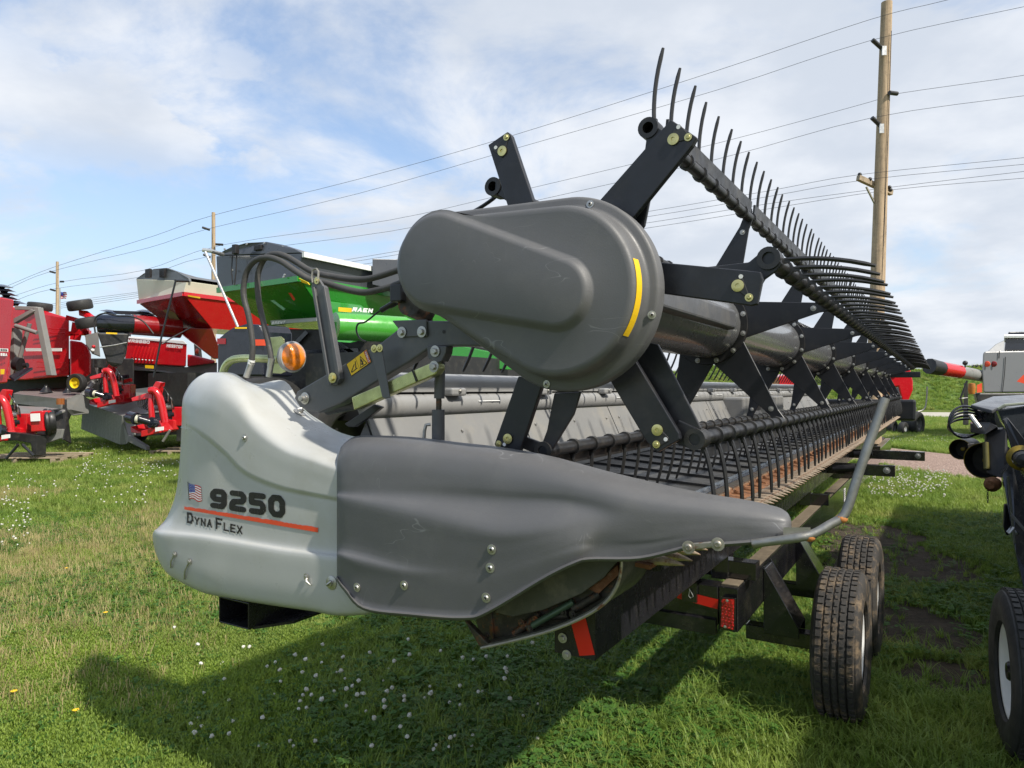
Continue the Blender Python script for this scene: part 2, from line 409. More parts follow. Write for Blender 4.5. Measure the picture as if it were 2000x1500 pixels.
# ---- end shield (light grey moulded cover)
S = [
 [(334,1112,-.09),(345,1128,-.09),(400,1152,-.09),(445,1163,-.09),(495,1172,-.09),(555,1182,-.09),(610,1190,-.09),(660,1198,-.09),(720,1196,-.09)],
 [(318,1108,-.15),(334,1126,-.19),(394,1156,-.205),(445,1167,-.21),(495,1176,-.21),(555,1185,-.21),(610,1193,-.21),(660,1202,-.21),(722,1200,-.20)],
 [(304,1080,-.15),(322,1100,-.215),(392,1128,-.236),(445,1142,-.236),(495,1152,-.236),(555,1162,-.236),(610,1172,-.236),(660,1182,-.236),(722,1185,-.23)],
 [(298,1050,-.15),(314,1060,-.22),(390,1082,-.240),(445,1092,-.241),(495,1103,-.241),(555,1114,-.241),(610,1124,-.241),(660,1134,-.241),(722,1147,-.238)],
 [(301,1037,-.15),(316,1042,-.218),(390,1050,-.240),(445,1059,-.240),(495,1068,-.240),(555,1078,-.240),(610,1085,-.240),(660,1092,-.240),(722,1100,-.238)],
 [(308,1031,-.14),(323,1033,-.198),(390,1041,-.224),(445,1049,-.225),(495,1058,-.225),(555,1068,-.225),(610,1075,-.225),(660,1081,-.225),(722,1089,-.224)],
 [(326,1010,-.13),(343,1013,-.19),(400,1020,-.217),(445,1027,-.220),(495,1035,-.221),(555,1045,-.221),(610,1052,-.221),(660,1058,-.221),(722,1065,-.221)],
 [(343,965,-.12),(361,969,-.186),(404,974,-.214),(445,983,-.218),(495,994,-.220),(555,1004,-.221),(610,1013,-.221),(660,1021,-.221),(722,1029,-.221)],
 [(351,900,-.12),(368,905,-.184),(406,915,-.212),(440,931,-.216),(490,950,-.219),(555,970,-.220),(610,980,-.220),(660,990,-.220),(722,999,-.220)],
 [(354,838,-.12),(369,842,-.184),(402,864,-.211),(436,891,-.215),(476,929,-.218),(540,956,-.219),(605,970,-.219),(660,980,-.219),(722,990,-.219)],
 [(354.4,832,-.12),(370,836,-.185),(403.5,858,-.213),(437.5,886.5,-.218),(477.5,925,-.221),(542,952.5,-.222),(606,966.5,-.222),(660,976.5,-.222),(722,986,-.222)],
 [(354.7,826,-.12),(371,830,-.188),(405,852.5,-.219),(439,881.5,-.225),(479,920.5,-.229),(544,948.5,-.230),(607,962.5,-.230),(660,972.5,-.230),(722,982,-.230)],
 [(355,818,-.12),(372,822,-.188),(407,844,-.220),(441,872,-.226),(481,912,-.230),(547,941,-.231),(608,956,-.231),(660,966,-.231),(722,976,-.230)],
 [(355,800,-.12),(374,806,-.187),(412,820,-.220),(445,846,-.226),(490,888,-.230),(551,920,-.231),(611,938,-.231),(660,950,-.231),(722,962,-.23)],
 [(358,775,-.12),(378,784,-.184),(416,790,-.218),(450,812,-.225),(498,858,-.229),(556,892,-.231),(612,911,-.231),(656,926,-.231),(722,938,-.23)],
 [(370,752,-.11),(388,760,-.165),(424,763,-.205),(460,786,-.217),(502,836,-.223),(557,876,-.225),(613,896,-.225),(656,911,-.225),(722,922,-.22)],
 [(384,738,-.09),(400,742,-.13),(436,743,-.165),(472,768,-.180),(508,815,-.188),(562,860,-.19),(617,882,-.19),(660,898,-.19),(722,907,-.18)],
 [(394,732,-.06),(408,733,-.07),(444,732,-.09),(484,755,-.10),(520,790,-.10),(572,834,-.10),(620,860,-.10),(664,880,-.10),(722,890,-.10)],
 [(400,729,-.02),(416,728,.0),(450,729,.02),(494,749,.04),(548,757,.06),(585,798,.05),(622,832,.03),(666,858,.02),(722,872,.02)],
 [(402,728,.03),(420,727,.05),(456,729,.08),(497,750,.10),(556,744,.12),(592,796,.12),(626,822,.12),(668,846,.11),(722,858,.11)],
]
mb = MB().grid(px_surface(S, 5, 4)); SHB = bvh_of(mb)
shield = mb.build('end_shield', SILVER, hd, solid=0.007, angle=60, label='light grey moulded end shield with black number decals')
# ---- divider (dark grey nose cover)
D = [
 [(664,1126,-.12),(678,1150,-.12),(712,1184,-.12),(800,1196,-.12),(903,1203,-.12),(953,1189,-.12),(1058,1127,-.10),(1118,1097,-.10),(1150,1088,-.10),(1250,1087,-.09),(1350,1064,-.08),(1450,1056,-.08),(1520,1050,-.08),(1541,1040,-.08)],
 [(658,1128,-.262),(675,1152,-.275),(712,1188,-.283),(800,1200,-.286),(905,1207,-.286),(955,1193,-.286),(1060,1130,-.284),(1120,1100,-.275),(1152,1092,-.255),(1250,1090,-.235),(1350,1068,-.22),(1450,1060,-.20),(1520,1053,-.18),(1543,1043,-.15)],
 [(658,1098,-.268),(672,1108,-.28),(712,1128,-.286),(800,1140,-.29),(905,1146,-.29),(962,1136,-.29),(1065,1098,-.288),(1130,1078,-.278),(1165,1074,-.252),(1255,1073,-.236),(1352,1055,-.222),(1452,1050,-.20),(1524,1046,-.18),(1544,1040,-.15)],
 [(658,1083,-.270),(672,1086,-.284),(712,1098,-.29),(800,1118,-.292),(905,1122,-.29),(968,1112,-.29),(1070,1083,-.288),(1132,1064,-.276),(1170,1064,-.252),(1256,1063,-.236),(1354,1048,-.222),(1453,1045,-.20),(1526,1043,-.18),(1545,1037,-.15)],
 [(658,1068,-.256),(672,1070,-.268),(712,1078,-.276),(800,1098,-.287),(905,1104,-.29),(974,1096,-.29),(1074,1070,-.288),(1136,1052,-.274),(1178,1054,-.252),(1258,1055,-.238),(1355,1042,-.222),(1454,1040,-.20),(1527,1040,-.18),(1545,1034,-.15)],
 [(658,1005,-.256),(672,1008,-.268),(714,1018,-.277),(800,1042,-.287),(905,1062,-.291),(980,1066,-.291),(1078,1050,-.287),(1142,1034,-.268),(1188,1040,-.252),(1262,1044,-.238),(1356,1034,-.222),(1455,1034,-.20),(1529,1035,-.178),(1546,1031,-.148)],
 [(658,972,-.256),(672,974,-.267),(714,982,-.276),(800,998,-.285),(905,1020,-.289),(984,1034,-.289),(1080,1024,-.28),(1146,1014,-.260),(1196,1024,-.250),(1266,1031,-.238),(1358,1025,-.221),(1456,1027,-.20),(1530,1029,-.175),(1546,1027,-.145)],
 [(658,962,-.243),(672,963,-.254),(714,965,-.258),(800,970,-.256),(905,978,-.25),(988,984,-.248),(1086,985,-.246),(1150,992,-.246),(1204,1004,-.246),(1272,1014,-.237),(1360,1014,-.22),(1458,1018,-.198),(1532,1022,-.17),(1546,1022,-.14)],
 [(658,940,-.240),(672,941,-.25),(714,941,-.252),(800,943,-.25),(905,948,-.246),(988,955,-.245),(1088,962,-.244),(1152,970,-.244),(1206,981,-.243),(1275,994,-.234),(1363,1001,-.217),(1460,1008,-.194),(1532,1014,-.165),(1545,1016,-.13)],
 [(658,915,-.232),(671,910,-.242),(714,906,-.245),(800,908,-.242),(905,916,-.238),(986,925,-.236),(1084,938,-.236),(1148,950,-.235),(1204,962,-.233),(1276,977,-.224),(1366,988,-.207),(1461,996,-.182),(1530,1005,-.152),(1543,1010,-.12)],
 [(660,893,-.215),(673,882,-.222),(708,876,-.225),(800,878,-.222),(905,888,-.217),(982,897,-.214),(1078,914,-.21),(1142,928,-.209),(1200,943,-.206),(1277,961,-.197),(1370,976,-.18),(1460,986,-.155),(1526,998,-.13),(1540,1004,-.10)],
 [(664,880,-.17),(678,866,-.175),(706,858,-.178),(800,860,-.175),(905,871,-.168),(978,879,-.165),(1070,895,-.16),(1136,910,-.16),(1195,927,-.155),(1280,948,-.145),(1374,967,-.13),(1456,978,-.11),(1520,992,-.10),(1536,1000,-.08)],
 [(668,874,-.10),(682,860,-.10),(708,851,-.10),(800,853,-.10),(905,865,-.10),(975,873,-.10),(1062,888,-.10),(1128,905,-.10),(1192,922,-.10),(1284,944,-.095),(1378,964,-.09),(1452,976,-.08),(1514,990,-.07),(1530,1000,-.06)],
 [(690,892,-.03),(700,880,-.03),(718,868,-.03),(800,868,-.03),(905,880,-.03),(975,888,-.03),(1062,903,-.03),(1128,920,-.03),(1192,937,-.03),(1284,959,-.03),(1378,977,-.03),(1448,988,-.03),(1500,1002,-.03),(1516,1012,-.03)],
 [(705,960,.0),(715,950,.0),(735,940,.0),(800,940,.0),(905,950,.0),(975,958,.0),(1062,972,.0),(1128,985,.0),(1192,998,.0),(1284,1010,.0),(1378,1020,.0),(1448,1024,.0),(1496,1030,.0),(1510,1034,.0)],
]
def hold(rows, f=.10):
    return rows[:2] + [[tuple(a[i]*(1-f)+b[i]*f for i in range(2))+(a[2]*1.0,) for a, b in zip(rows[1], rows[2])]] + rows[2:]
D = hold(D)
mb = MB().grid(px_surface(D, 5, 4)); DVB = bvh_of(mb)
divider = mb.build('divider_cover', GREY, hd, solid=0.006, angle=70, label='dark grey moulded crop divider nose')
def bolts(lst, bvh, par, r, m=STEEL, dome=True, name='bolt', lift=0.001):
    for (x, y) in lst:
        p, n = on(bvh, x, y, lift)
        if p is None: print('bolt miss', x, y); continue
        MB().bolt(p, n, r, dome=dome, hole=1 if dome else 0).build(name, [m, INK], par)
bolts([(961,1073),(958,1109),(950,1167),(698,1147),(790,1143)], DVB, divider, 0.0075)
bolts([(478,855)], SHB, shield, 0.0075)
# latch and hinge hardware on the shield
for (x, y, r) in ((648,1138,.020),(585,806,.022)):
    p, n = on(SHB, x, y, .001)
    if p is not None:
        lt = MB().lathe(p, n, [(r*1.15,0),(r*1.15,.002),(r,.003),(r*.55,.005),(r*.5,.012),(.0001,.013)], 22).build('latch', STEEL, shield)
        t = n.orthogonal().normalized()
        MB().tube([p+n*.012-t*r*.6, p+n*.02, p+n*.012+t*r*.6], .003, 6).build('latch_handle', STEEL, lt)
for (x0, y0, x1, y1) in ((343,1082,336,1108),(372,1096,362,1130),(600,1126,608,1142)):
    a, n = on(SHB, x0, y0, .004); b, _ = on(SHB, x1, y1, .004)
    if a is not None and b is not None:
        MB().tube([a, (a+b)/2+n*.008, b], .0035, 6).bolt(a, n, .006).build('clip', STEEL, shield)
# moulded creases where the shell is pulled in round its clip
# ---- decals
def on_shield(px, py, lift):
    p, n = on(SHB, px, py, lift); return p
mb = MB(); text_on(mb, '9250', ((410,991),(559,1013),(557,968),(412,953)), on_shield, tw=.17, th=.135, gap=.14, rough=.03, sub=6)
mb.build('number_decal', INK, shield, label='black 9250 model number')
mb = MB()
text_on(mb, 'DYNA', ((366,1021),(415,1031),(415,1009),(366,1000)), on_shield, tw=.13, th=.10, gap=.22, rough=.22, sub=4, small=(1,2,3))
mb.build('name_decal', INK, shield, label='black DYNA lettering'); mb = MB()
text_on(mb, 'FLEX', ((422,1033),(474,1044),(474,1021),(422,1010)), on_shield, tw=.13, th=.10, gap=.22, rough=.22, sub=4, small=(1,2,3))
mb.build('name_decal', INK, shield, label='black FLEX lettering')
mb = MB(); N_ = 60; pr = None
for i in range(N_+1):
    t = i/N_; x = 361+261*t; yc = 991.5 + 43.5*t
    j = random.uniform(-1.1, 1.1) if i % 2 else 0
    a, b = on_shield(x, yc-2.8-2.2*t+j, .0023), on_shield(x, yc+3.4+1.2*t, .0023)
    if pr: mb.add([pr[1], b, a, pr[0]], [(0,1,2,3)], 0, True)
    pr = (a, b)
mb.build('stripe_decal', ORANGE, shield, label='ragged orange stripe under the number')
FBLUE = mat('flag_blue', (0.03, 0.05, 0.28), 0.5); FRED = mat('flag_red', (0.50, 0.03, 0.03), 0.5)
mb = MB()
def flagp(s, t):   # s along, t down
    return (369.5 + 24*s + 2.0*t, 943.5 + 31*t + 7*s*(1-t*.3) + 2.2*math.sin(s*7+t*3)*(.4+.6*t))
for i in range(13):
    for k in range(8):
        s0, s1 = k/8, (k+1)/8
        q = [flagp(s0, (i+1)/13), flagp(s1, (i+1)/13), flagp(s1, i/13), flagp(s0, i/13)]
        w = [on_shield(x, y, .0024) for x, y in q]
        mb.add(w, [(0,1,2,3)], 0 if (i < 7 and k < 4) else (1 if i % 2 == 0 else 2), True)
random.seed(3)
for r_ in range(5):
    for c in range(5):
        x, y = flagp(.05+.1*c, .05+.1*r_)
        w = [on_shield(x+dx, y+dy, .0030) for dx, dy in ((-.4,.4),(.4,.4),(.4,-.4),(-.4,-.4))]
        mb.add(w, [(0,1,2,3)], 2, True)
w = [on_shield(x, y, .0030) for x, y in ((370.2,977),(371.6,977),(368.8,941),(367.6,941))]
mb.add(w, [(0,1,2,3)], 3, True)
mb.build('flag_decal', [FBLUE, FRED, WHITE, INK], shield, label='small waving American flag sticker')

# ---- reel drive cover (big teardrop)
def vz_of(px, py, u):
    q = vuz(pu(px, py, u)); return q[0], q[2]
def teardrop(c0, r0, c1, r1, n=96):
    """convex hull of two circles, c1 the big one, sampled by direction"""
    d = math.hypot(c1[0]-c0[0], c1[1]-c0[1]); th = math.atan2(c1[1]-c0[1], c1[0]-c0[0]); b = math.acos((r0-r1)/d)
    pts = []
    for i in range(n):
        a = 2*math.pi*i/n
        rel = (a - th + math.pi) % (2*math.pi) - math.pi
        # tangent angle: on the big circle for |rel|<b, else on the small one
        r, c = (r1, c1) if abs(rel) <= b else (r0, c0)
        pts.append((c[0]+r*math.cos(a), c[1]+r*math.sin(a)))
    out = []
    # fill the straight runs evenly
    P = pts; L_ = [math.hypot(P[i][0]-P[i-1][0], P[i][1]-P[i-1][1]) for i in range(n)]
    for i in range(n):
        p, q = P[i], P[(i+1) % n]; l = math.hypot(q[0]-p[0], q[1]-p[1]); k = 12 if l > .12 else 1
        for j in range(k): out.append((p[0]+(q[0]-p[0])*j/k, p[1]+(q[1]-p[1])*j/k))
    return out
uR, uF, uT = -.105, -.195, -.222
def circ(cx, cy, ex, ey, u):
    c = vz_of(cx, cy, u); e = vz_of(ex, ey, u); return c, math.hypot(e[0]-c[0], e[1]-c[1])
b1c, b1r = circ(1105, 575, 1105, 386, uR)
s1c, s1r = circ(850, 504, 850, 418, uR)
b2c, b2r = circ(1082, 568, 1082, 396, uF)
s2c, s2r = circ(838, 511, 838, 596, uF)
b2r += .008; s2r += .014
b3c, b3r = circ(1082, 571, 1082, 507, uT)
s3c, s3r = circ(846, 508, 846, 590, uT); b3r += .005; s3r += .014
def ringpts(c0, r0, c1, r1, u, dr=0.0):
    return [H(v, u, z) for v, z in teardrop(c0, r0+dr, c1, r1+dr)]
def lerp2(a, b, t): return (a[0]+(b[0]-a[0])*t, a[1]+(b[1]-a[1])*t)
rings = []
def rg(t, u, dr=0.0):  # t=0 rim circles, 1 face circles
    c0 = lerp2(s1c, s2c, t); c1 = lerp2(b1c, b2c, t); r0 = s1r+(s2r-s1r)*t; r1 = b1r+(b2r-b1r)*t
    return ringpts(c0, r0, c1, r1, u, dr)
rings = [rg(0, uR+.045, 0), rg(0, uR+.006, .001), rg(0, uR, -.003), rg(0, uR-.003, -.010), rg(.10, uR-.004, -.020),
         rg(.22, uR-.008, -.026), rg(.42, uR-.026, -.024), rg(.66, uR-.050, -.020), rg(.88, uF+.018, -.017), rg(.96, uF+.006, -.018), rg(1, uF, -.026), rg(1, uF-.001, -.036)]
def rg3(t, u, dr=0):
    c0 = lerp2(s2c, s3c, t); c1 = lerp2(b2c, b3c, t); r0 = s2r+(s3r-s2r)*t; r1 = b2r+(b3r-b2r)*t
    return ringpts(c0, r0, c1, r1, u, dr)
rings += [ringpts(s3c, s3r, b3c, b3r, uF-.002, .016), ringpts(s3c, s3r, b3c, b3r, uF-.004, .010), ringpts(s3c, s3r, b3c, b3r, uT+.008, .001),
          ringpts(s3c, s3r, b3c, b3r, uT+.002, -.006), ringpts(s3c, s3r, b3c, b3r, uT, -.014)]
nr = min(len(r) for r in rings)
assert all(len(r) == len(rings[0]) for r in rings), [len(r) for r in rings]
mb = MB()
rr = [r+[r[0]] for r in rings]
mb.grid(rr); cen = sum(rings[-1], Vector())/len(rings[-1])
k0 = len(mb.v); mb.v.append(tuple(cen)); base = (len(rr)-1)*len(rr[0]); nn = len(rr[0])
for i in range(nn-1): mb.f.append([base+i, base+i+1, k0]); mb.m.append(0); mb.n.append(False)
CVB = bvh_of(mb)
cover = mb.build('drive_cover', GREY, hd, angle=75, label='big teardrop shaped grey reel drive cover')
bolts([(1153,399),(1273,615),(1068,750)], CVB, cover, 0.006)
# yellow reflector following the rim
mb = MB(); pr = None
for i in range(25):
    t = i/24; ang = R(17) + R(-50)*t
    row = []
    for tt, r_ in ((.93, -.014), (.50, -.022)):
        c_ = lerp2(b1c, b2c, tt); r_ = b1r+(b2r-b1r)*tt+r_
        p0 = H(c_[0]+r_*math.cos(ang), uR-.09*tt, c_[1]+r_*math.sin(ang)); d = (p0-CP).normalized()
        loc, n, _, _ = CVB.ray_cast(CP, d)
        row.append(loc - d*.003 if loc is not None else p0 - Lv*.003)
    if pr: mb.add([pr[0], pr[1], row[1], row[0]], [(0,1,2,3)])
    pr = row
mb.build('yellow_reflector', YEL, cover)

# ---- reel end plates (u=0) and their second arms
def plate(poly, u, th, name, m=BLACKM, par=None, bev=.003, label=None):
    return MB().prism([pu(x, y, u) for x, y in poly], Lv*th).build(name, m, par or hd, bevel=bev, label=label)
EA = {
 'UR': [(1163,400),(1310,233),(1361,268),(1352,284),(1232,432),(1180,470)],
 'UL': [(953,283),(991,257),(998,264),(1041,392),(1030,430),(1000,430)],
 'R': [(1230,508),(1290,512),(1486,531),(1489,545),(1479,594),(1466,597),(1288,572),(1230,560)],
 'LR': [(1185,730),(1194,748),(1262,862),(1284,884),(1328,858),(1326,846),(1240,703),(1225,690)],
 'LL': [(1012,735),(965,868),(972,878),(1014,884),(1062,742)],
}
PIN = {'UR': (1315,272,1344,268,1325,248), 'UL': (981,295,989,268,968,288), 'R': (1441,558,1463,581,1447,540), 'LR': (1284,840,1282,868,1300,858), 'LL': (992,857,974,867,985,868)}
for k, poly in EA.items():
    a = plate(poly, 0.0, .022, 'reel_end_arm')
    x, y, x2, y2, x3, y3 = PIN[k]
    cx, cy = (x+x2+x3)/3, (y+y2+y3)/3
    # dark triangular pocket round the bolts: a ridge of plastic
    tri = [(x-(cx-x)*.0, y)]
    def far(px_, py_, rr_):
        dx, dy = px_-cx, py_-cy; l = math.hypot(dx, dy) or 1; return (px_+dx/l*rr_, py_+dy/l*rr_)
    pk = [far(x, y, 16), far(x2, y2, 10), far(x3, y3, 10)]
    pts = []
    for i in range(3):
        p0, p1 = pk[i], pk[(i+1) % 3]
        for t in (.12, .5, .88): pts.append((p0[0]+(p1[0]-p0[0])*t, p0[1]+(p1[1]-p0[1])*t))
    MB().prism([pu(px_, py_, -.003) for px_, py_ in pts], Lv*.006).build('bolt_pocket', BPLAS, a, bevel=.002)
    MB().lathe(pu(x, y, -.003), -Lv, [(.0165,0),(.0165,.003),(.009,.004),(.006,.004),(.0055,.001),(.0001,.001)], 20).build('washer', GOLD, a)
    MB().bolt(pu(x2, y2, -.003), -Lv, .0058, dome=True).build('bolt', GOLD, a)
    MB().lathe(pu(x3, y3, -.003), -Lv, [(.006,0),(.006,.0006),(.0001,.0006)], 12).build('disk', WHITE, a)  # white disc painted as bright sky showing through a hole in the plate
TE = {'UR': (1272,255), 'R': (1505,507), 'LR': (1362,857), 'LL': (1068,880), 'UL': (971,368), 'L': (835,590)}
UT = .07
BT = {k: vz_of(x, y, UT) for k, (x, y) in TE.items()}
bc = (sum(b[0] for b in BT.values())/6, sum(b[1] for b in BT.values())/6)
print('bat centre', bc, {k: (round(b[0], 3), round(b[1], 3), round(math.hypot(b[0]-RC[0], b[1]-RC[1]), 3)) for k, b in BT.items()})
SA = {
 'UR': ([(1200,440),(1262,345),(1277,350),(1259,440),(1240,470)], .05),
 'UR2': ([(1258,300),(1263,262),(1285,248),(1322,275),(1300,300)], .045),
 'R': ([(1360,545),(1372,522),(1462,512),(1492,487),(1520,494),(1528,515),(1515,530),(1494,545),(1485,560)], .05),
 'LR': ([(1218,735),(1240,712),(1262,668),(1285,672),(1369,836),(1362,851),(1322,845),(1250,782)], .05),
 'LR2': ([(1310,842),(1325,820),(1365,838),(1380,858),(1368,872),(1345,876),(1312,862)], .045),
 'LL': ([(1082,768),(1134,765),(1120,810),(1088,862),(1074,886),(1058,884),(1056,872),(1068,840)], .05),
 'LL2': ([(1020,850),(1066,868),(1074,884),(1060,892),(1020,876)], .045),
 'UL': ([(967,352),(990,340),(1010,360),(1010,400),(1000,400),(975,383),(966,376)], .045),
}
for k, (poly, u) in SA.items(): plate(poly, u, .012, 'bat_arm', BLACKM)
# ---- drum with its spiders
DR = .150
GL_DRUM = mat('drum_paint', (0.115, 0.117, 0.12), 0.28, var=0.04, dust=0.05, coat=0.4, rvar=.04)
MB().lathe(H(0, .1, RC[1]), Lv, [(DR, 0), (DR, UEND-.3)], 48).build('reel_drum', GL_DRUM, hd)
bx0, bx1 = .16, 1.12
pf = [(.150-.03, .045),(.150+.028, .040),(.150+.028, -.040),(.150-.03, -.045)]
MB().prism([H(v, bx0, RC[1]+z) for v, z in pf], Lv*(bx1-bx0)).build('drum_guard', DGREY, hd, bevel=.012, seg=3)
SP = [1.32+1.565*k for k in range(7)] + [UEND-.1]
RT = {k: (BT[k][0], BT[k][1]) for k in BT}
def arm_poly(b, w0=.085, w1=.022, r0=.15, tipr=.018):
    d = Vector((b[0]-RC[0], b[1]-RC[1])); l = d.length; d.normalize(); n = Vector((-d.y, d.x)); c = Vector(RC)
    pts = [c+d*r0-n*w0, c+d*(l-.05)-n*w1, c+d*(l+.0)-n*tipr*1.2, c+d*(l+tipr), c+d*(l+.0)+n*tipr*1.2, c+d*(l-.05)+n*w1, c+d*r0+n*w0]
    return pts
first = None
for i, u in enumerate(SP):
    if i == 0:
        ringo = MB().lathe(H(0, u-.012, RC[1]), Lv, [(DR-.004, .004),(DR+.030, .0),(DR+.032, .004),(DR+.032, .022),(DR-.004, .024)], 40).build('reel_spider', BPLAS, hd)
        for k in ('UR','R','LR','LL','UL','L'):
            po = arm_poly(RT[k])
            arm = MB().prism([H(p.x, u-.004, p.y) for p in po], Lv*.010).build('spider_arm', BLACKM, ringo, bevel=.002, seg=1)
        bb = MB()
        for j in range(12):
            a = 2*math.pi*(j+.5)/12; bb.bolt(H((DR+.018)*math.cos(a), u-.013, RC[1]+(DR+.018)*math.sin(a)), -Lv, .0062)
        for k in RT:
            d = Vector((RT[k][0]-RC[0], RT[k][1]-RC[1])); q = Vector(RC)+d*(1-.07/d.length); bb.bolt(H(q.x, u-.005, q.y), -Lv, .0062)
        bb.build('spider_bolts', STEEL, ringo, kind='stuff')
        first = ringo
    else:
        r2 = first.copy(); COL.objects.link(r2); r2.location = Vector((0, u-SP[0], 0))
        for ch in first.children:
            c = ch.copy(); COL.objects.link(c); c.parent = r2
# ---- bats with their fingers
FA = {'UR': 1, 'R': 92, 'LR': 166, 'LL': 184, 'L': 196, 'UL': 246}
TR = .021
def loc_mesh(name, build, mats):
    """mesh given in header-local (v,u,z) coordinates"""
    mb = MB(); build(mb); o = mb.build(name, mats, None); me = o.data; bpy.data.objects.remove(o); return me
def fing(mb):
    pts = smooth_poly([(.0,0,.018),(-.004,0,.045),(-.004,0,.09),(.000,0,.14),(.009,0,.195),(.024,0,.255)], 2)
    mb.tube([Vector(p) for p in pts], [.0066]*(len(pts)-1)+[.0045], 6)
    mb.lathe((0,-.010,0), (0,1,0), [(TR,0),(TR+.007,.001),(TR+.007,.019),(TR,.020)], 12)
    mb.boxv([Vector(p) for p in ((-.008,-.008,.015),(.008,-.008,.015),(.008,.008,.015),(-.008,.008,.015),(-.006,-.005,.045),(.006,-.005,.045),(.006,.005,.045),(-.006,.005,.045))])
fmesh = loc_mesh('finger', fing, [BPLAS])
PITCHF = .1565; NF = 74
nearn = {'UR': 60, 'R': 60, 'LR': 72, 'LL': 50, 'L': 38, 'UL': 12}
for k, (v, z) in BT.items():
    a = R(FA[k]); d = (math.sin(a), math.cos(a)); n_ = (d[1], -d[0])     # along the finger, and clockwise of it
    mb = MB()
    mb.pipe_open(H(v, UT-.03, z), H(v, UT+.03, z), TR+.010, TR-.004, 20)
    mb.cyl(H(v, UT+.028, z), H(v, UEND-.1, z), TR, n=14)
    bat = mb.build('reel_bat', BPLAS, hd); MB().lathe(H(v, UT+.02, z), Lv, [(TR-.003,0),(.0001,0)], 18).build('bore', INK, bat)
    # stiffening bar behind the fingers
    s0, s1 = TR*.6, .060
    if k in ('UR', 'LR', 'LL'):
        for j in range(8):
            ua, ub = (.16 if j == 0 else SP[j-1]+.03), SP[j]-.03
            P = lambda s_, t_, u_: H(v+d[0]*s_+n_[0]*t_, u_, z+d[1]*s_+n_[1]*t_)
            m2 = MB().prism([P(s0, .010, ua), P(s1, .014, ua), P(s1, .022, ua), P(s0, .018, ua)], Lv*(ub-ua))
            m2.build('bat_bar', BPLAS, bat)
    for i in range(NF):
        u = UT + .035 + i*PITCHF + (0.0 if i else .0)
        if i < nearn[k]:
            o = bpy.data.objects.new('reel_finger', fmesh); COL.objects.link(o); o.parent = bat
            o.location = (v, u, z); o.rotation_euler = (0, a + R(random.uniform(-1.5, 1.5)), R(random.uniform(-1.5, 1.5)))
    rest = MB()
    vs0 = [tuple(x.co) for x in fmesh.vertices]; fs0 = [tuple(p.vertices) for p in fmesh.polygons]
    for i in range(nearn[k], NF):
        u = UT + .035 + i*PITCHF
        Rm = Matrix.Rotation(a, 3, 'Y')
        rest.add([H(*( (Vector(( (Rm@Vector(c)).x+v, (Rm@Vector(c)).y+u, (Rm@Vector(c)).z+z)) ))) for c in vs0], fs0)
    if rest.v: rest.build('finger_row', BPLAS, bat, kind='stuff')

# ---- header frame: top beam, sleeve tube, back sheets
BEAM = mat('beam_paint', (0.27, 0.27, 0.265), 0.40, var=0.08, vscale=1.5, dust=0.2, dustcol=(0.33, 0.31, 0.27))
SHEET = mat('back_sheet_paint', (0.21, 0.21, 0.205), 0.42, var=0.10, vscale=1.2, dust=0.5, dustcol=(0.32, 0.29, 0.23), bump=.1)
def half_round(v0, v1, zb, zt, n=8):
    cv, r = (v0+v1)/2, (v1-v0)/2
    return [(v1, zb)] + [(cv + r*math.cos(math.pi*i/n), zt - .5*r + .5*r*math.sin(math.pi*i/n)) for i in range(n+1)] + [(v0, zb)]
prof = half_round(-1.06, -.90, 1.588, 1.668)
mb = MB(); rws = [[H(v, u, z) for v, z in prof] for u in np.linspace(-.02, UEND, 13)]
mb.grid(rws, flip=True); mb.prism([H(v, -.02, z) for v, z in prof], Lv*.004)
mb.build('top_beam', BEAM, hd)
MB().cyl(H(-.94, 0, 1.575), H(-.94, UEND, 1.575), .028, n=12).build('slot_pipe', BPLAS, hd)
sl = MB(); pts = []; rs = []
for u in np.arange(.05, UEND, .16):
    for du, r in ((0, .047), (.012, .049), (.148, .049), (.158, .0475)): pts.append(H(-.925, u+du, 1.533)); rs.append(r)
sl.tube(pts, rs, 20); sl.build('sleeve_tube', BEAM, hd)
for u in np.arange(.55, UEND, .8):
    tb = MB().box(H(-.876, u, 1.588), (.05, .11, .035), (Fv, Lv, Vector((0,0,1)))).build('beam_tab', BEAM, hd, bevel=.01)
    MB().bolt(H(-.85, u, 1.592), Fv, .006).build('bolt', STEEL, tb)
    MB().tube([H(-.876, u+.18, 1.545), H(-.872, u+.36, 1.545)], .0028, 5).build('cable_tie', WHITE, hd)
u = .02; i = 0
while u < UEND-.2:
    w = 1.10; gap = 5.3 < u+w/2 < 6.9
    if not gap:
        b0, b1 = (-.895, 1.487), (-.755, 1.19)
        q = MB().boxv([H(b0[0], u, b0[1]), H(b0[0], u+w-.012, b0[1]), H(b1[0], u+w-.012, b1[1]), H(b1[0], u, b1[1]),
                       H(b0[0]+.006, u, b0[1]+.003), H(b0[0]+.006, u+w-.012, b0[1]+.003), H(b1[0]+.006, u+w-.012, b1[1]+.003), H(b1[0]+.006, u, b1[1]+.003)])
        pn = q.build('back_panel', SHEET, hd)
        for uu in (u+.1, u+w-.1, u+w/2):
            MB().bolt(H(-.885+.03, uu, 1.42), (Fv*.9+Vector((0,0,.42))), .0065, washer=False).build('bolt', STEEL, pn)
    u += w; i += 1
for uu in (5.25, 6.75):
    MB().box(H(-.80, uu, 1.34), (.22, .5, .36), (Fv, Lv, Vector((0,0,1)))).build('feeder_cheek', SHEET, hd, bevel=.02)
MB().box(H(-.95, 6.0, 1.30), (.2, 1.5, .30), (Fv, Lv, Vector((0,0,1)))).build('feeder_opening', BPLAS, hd)
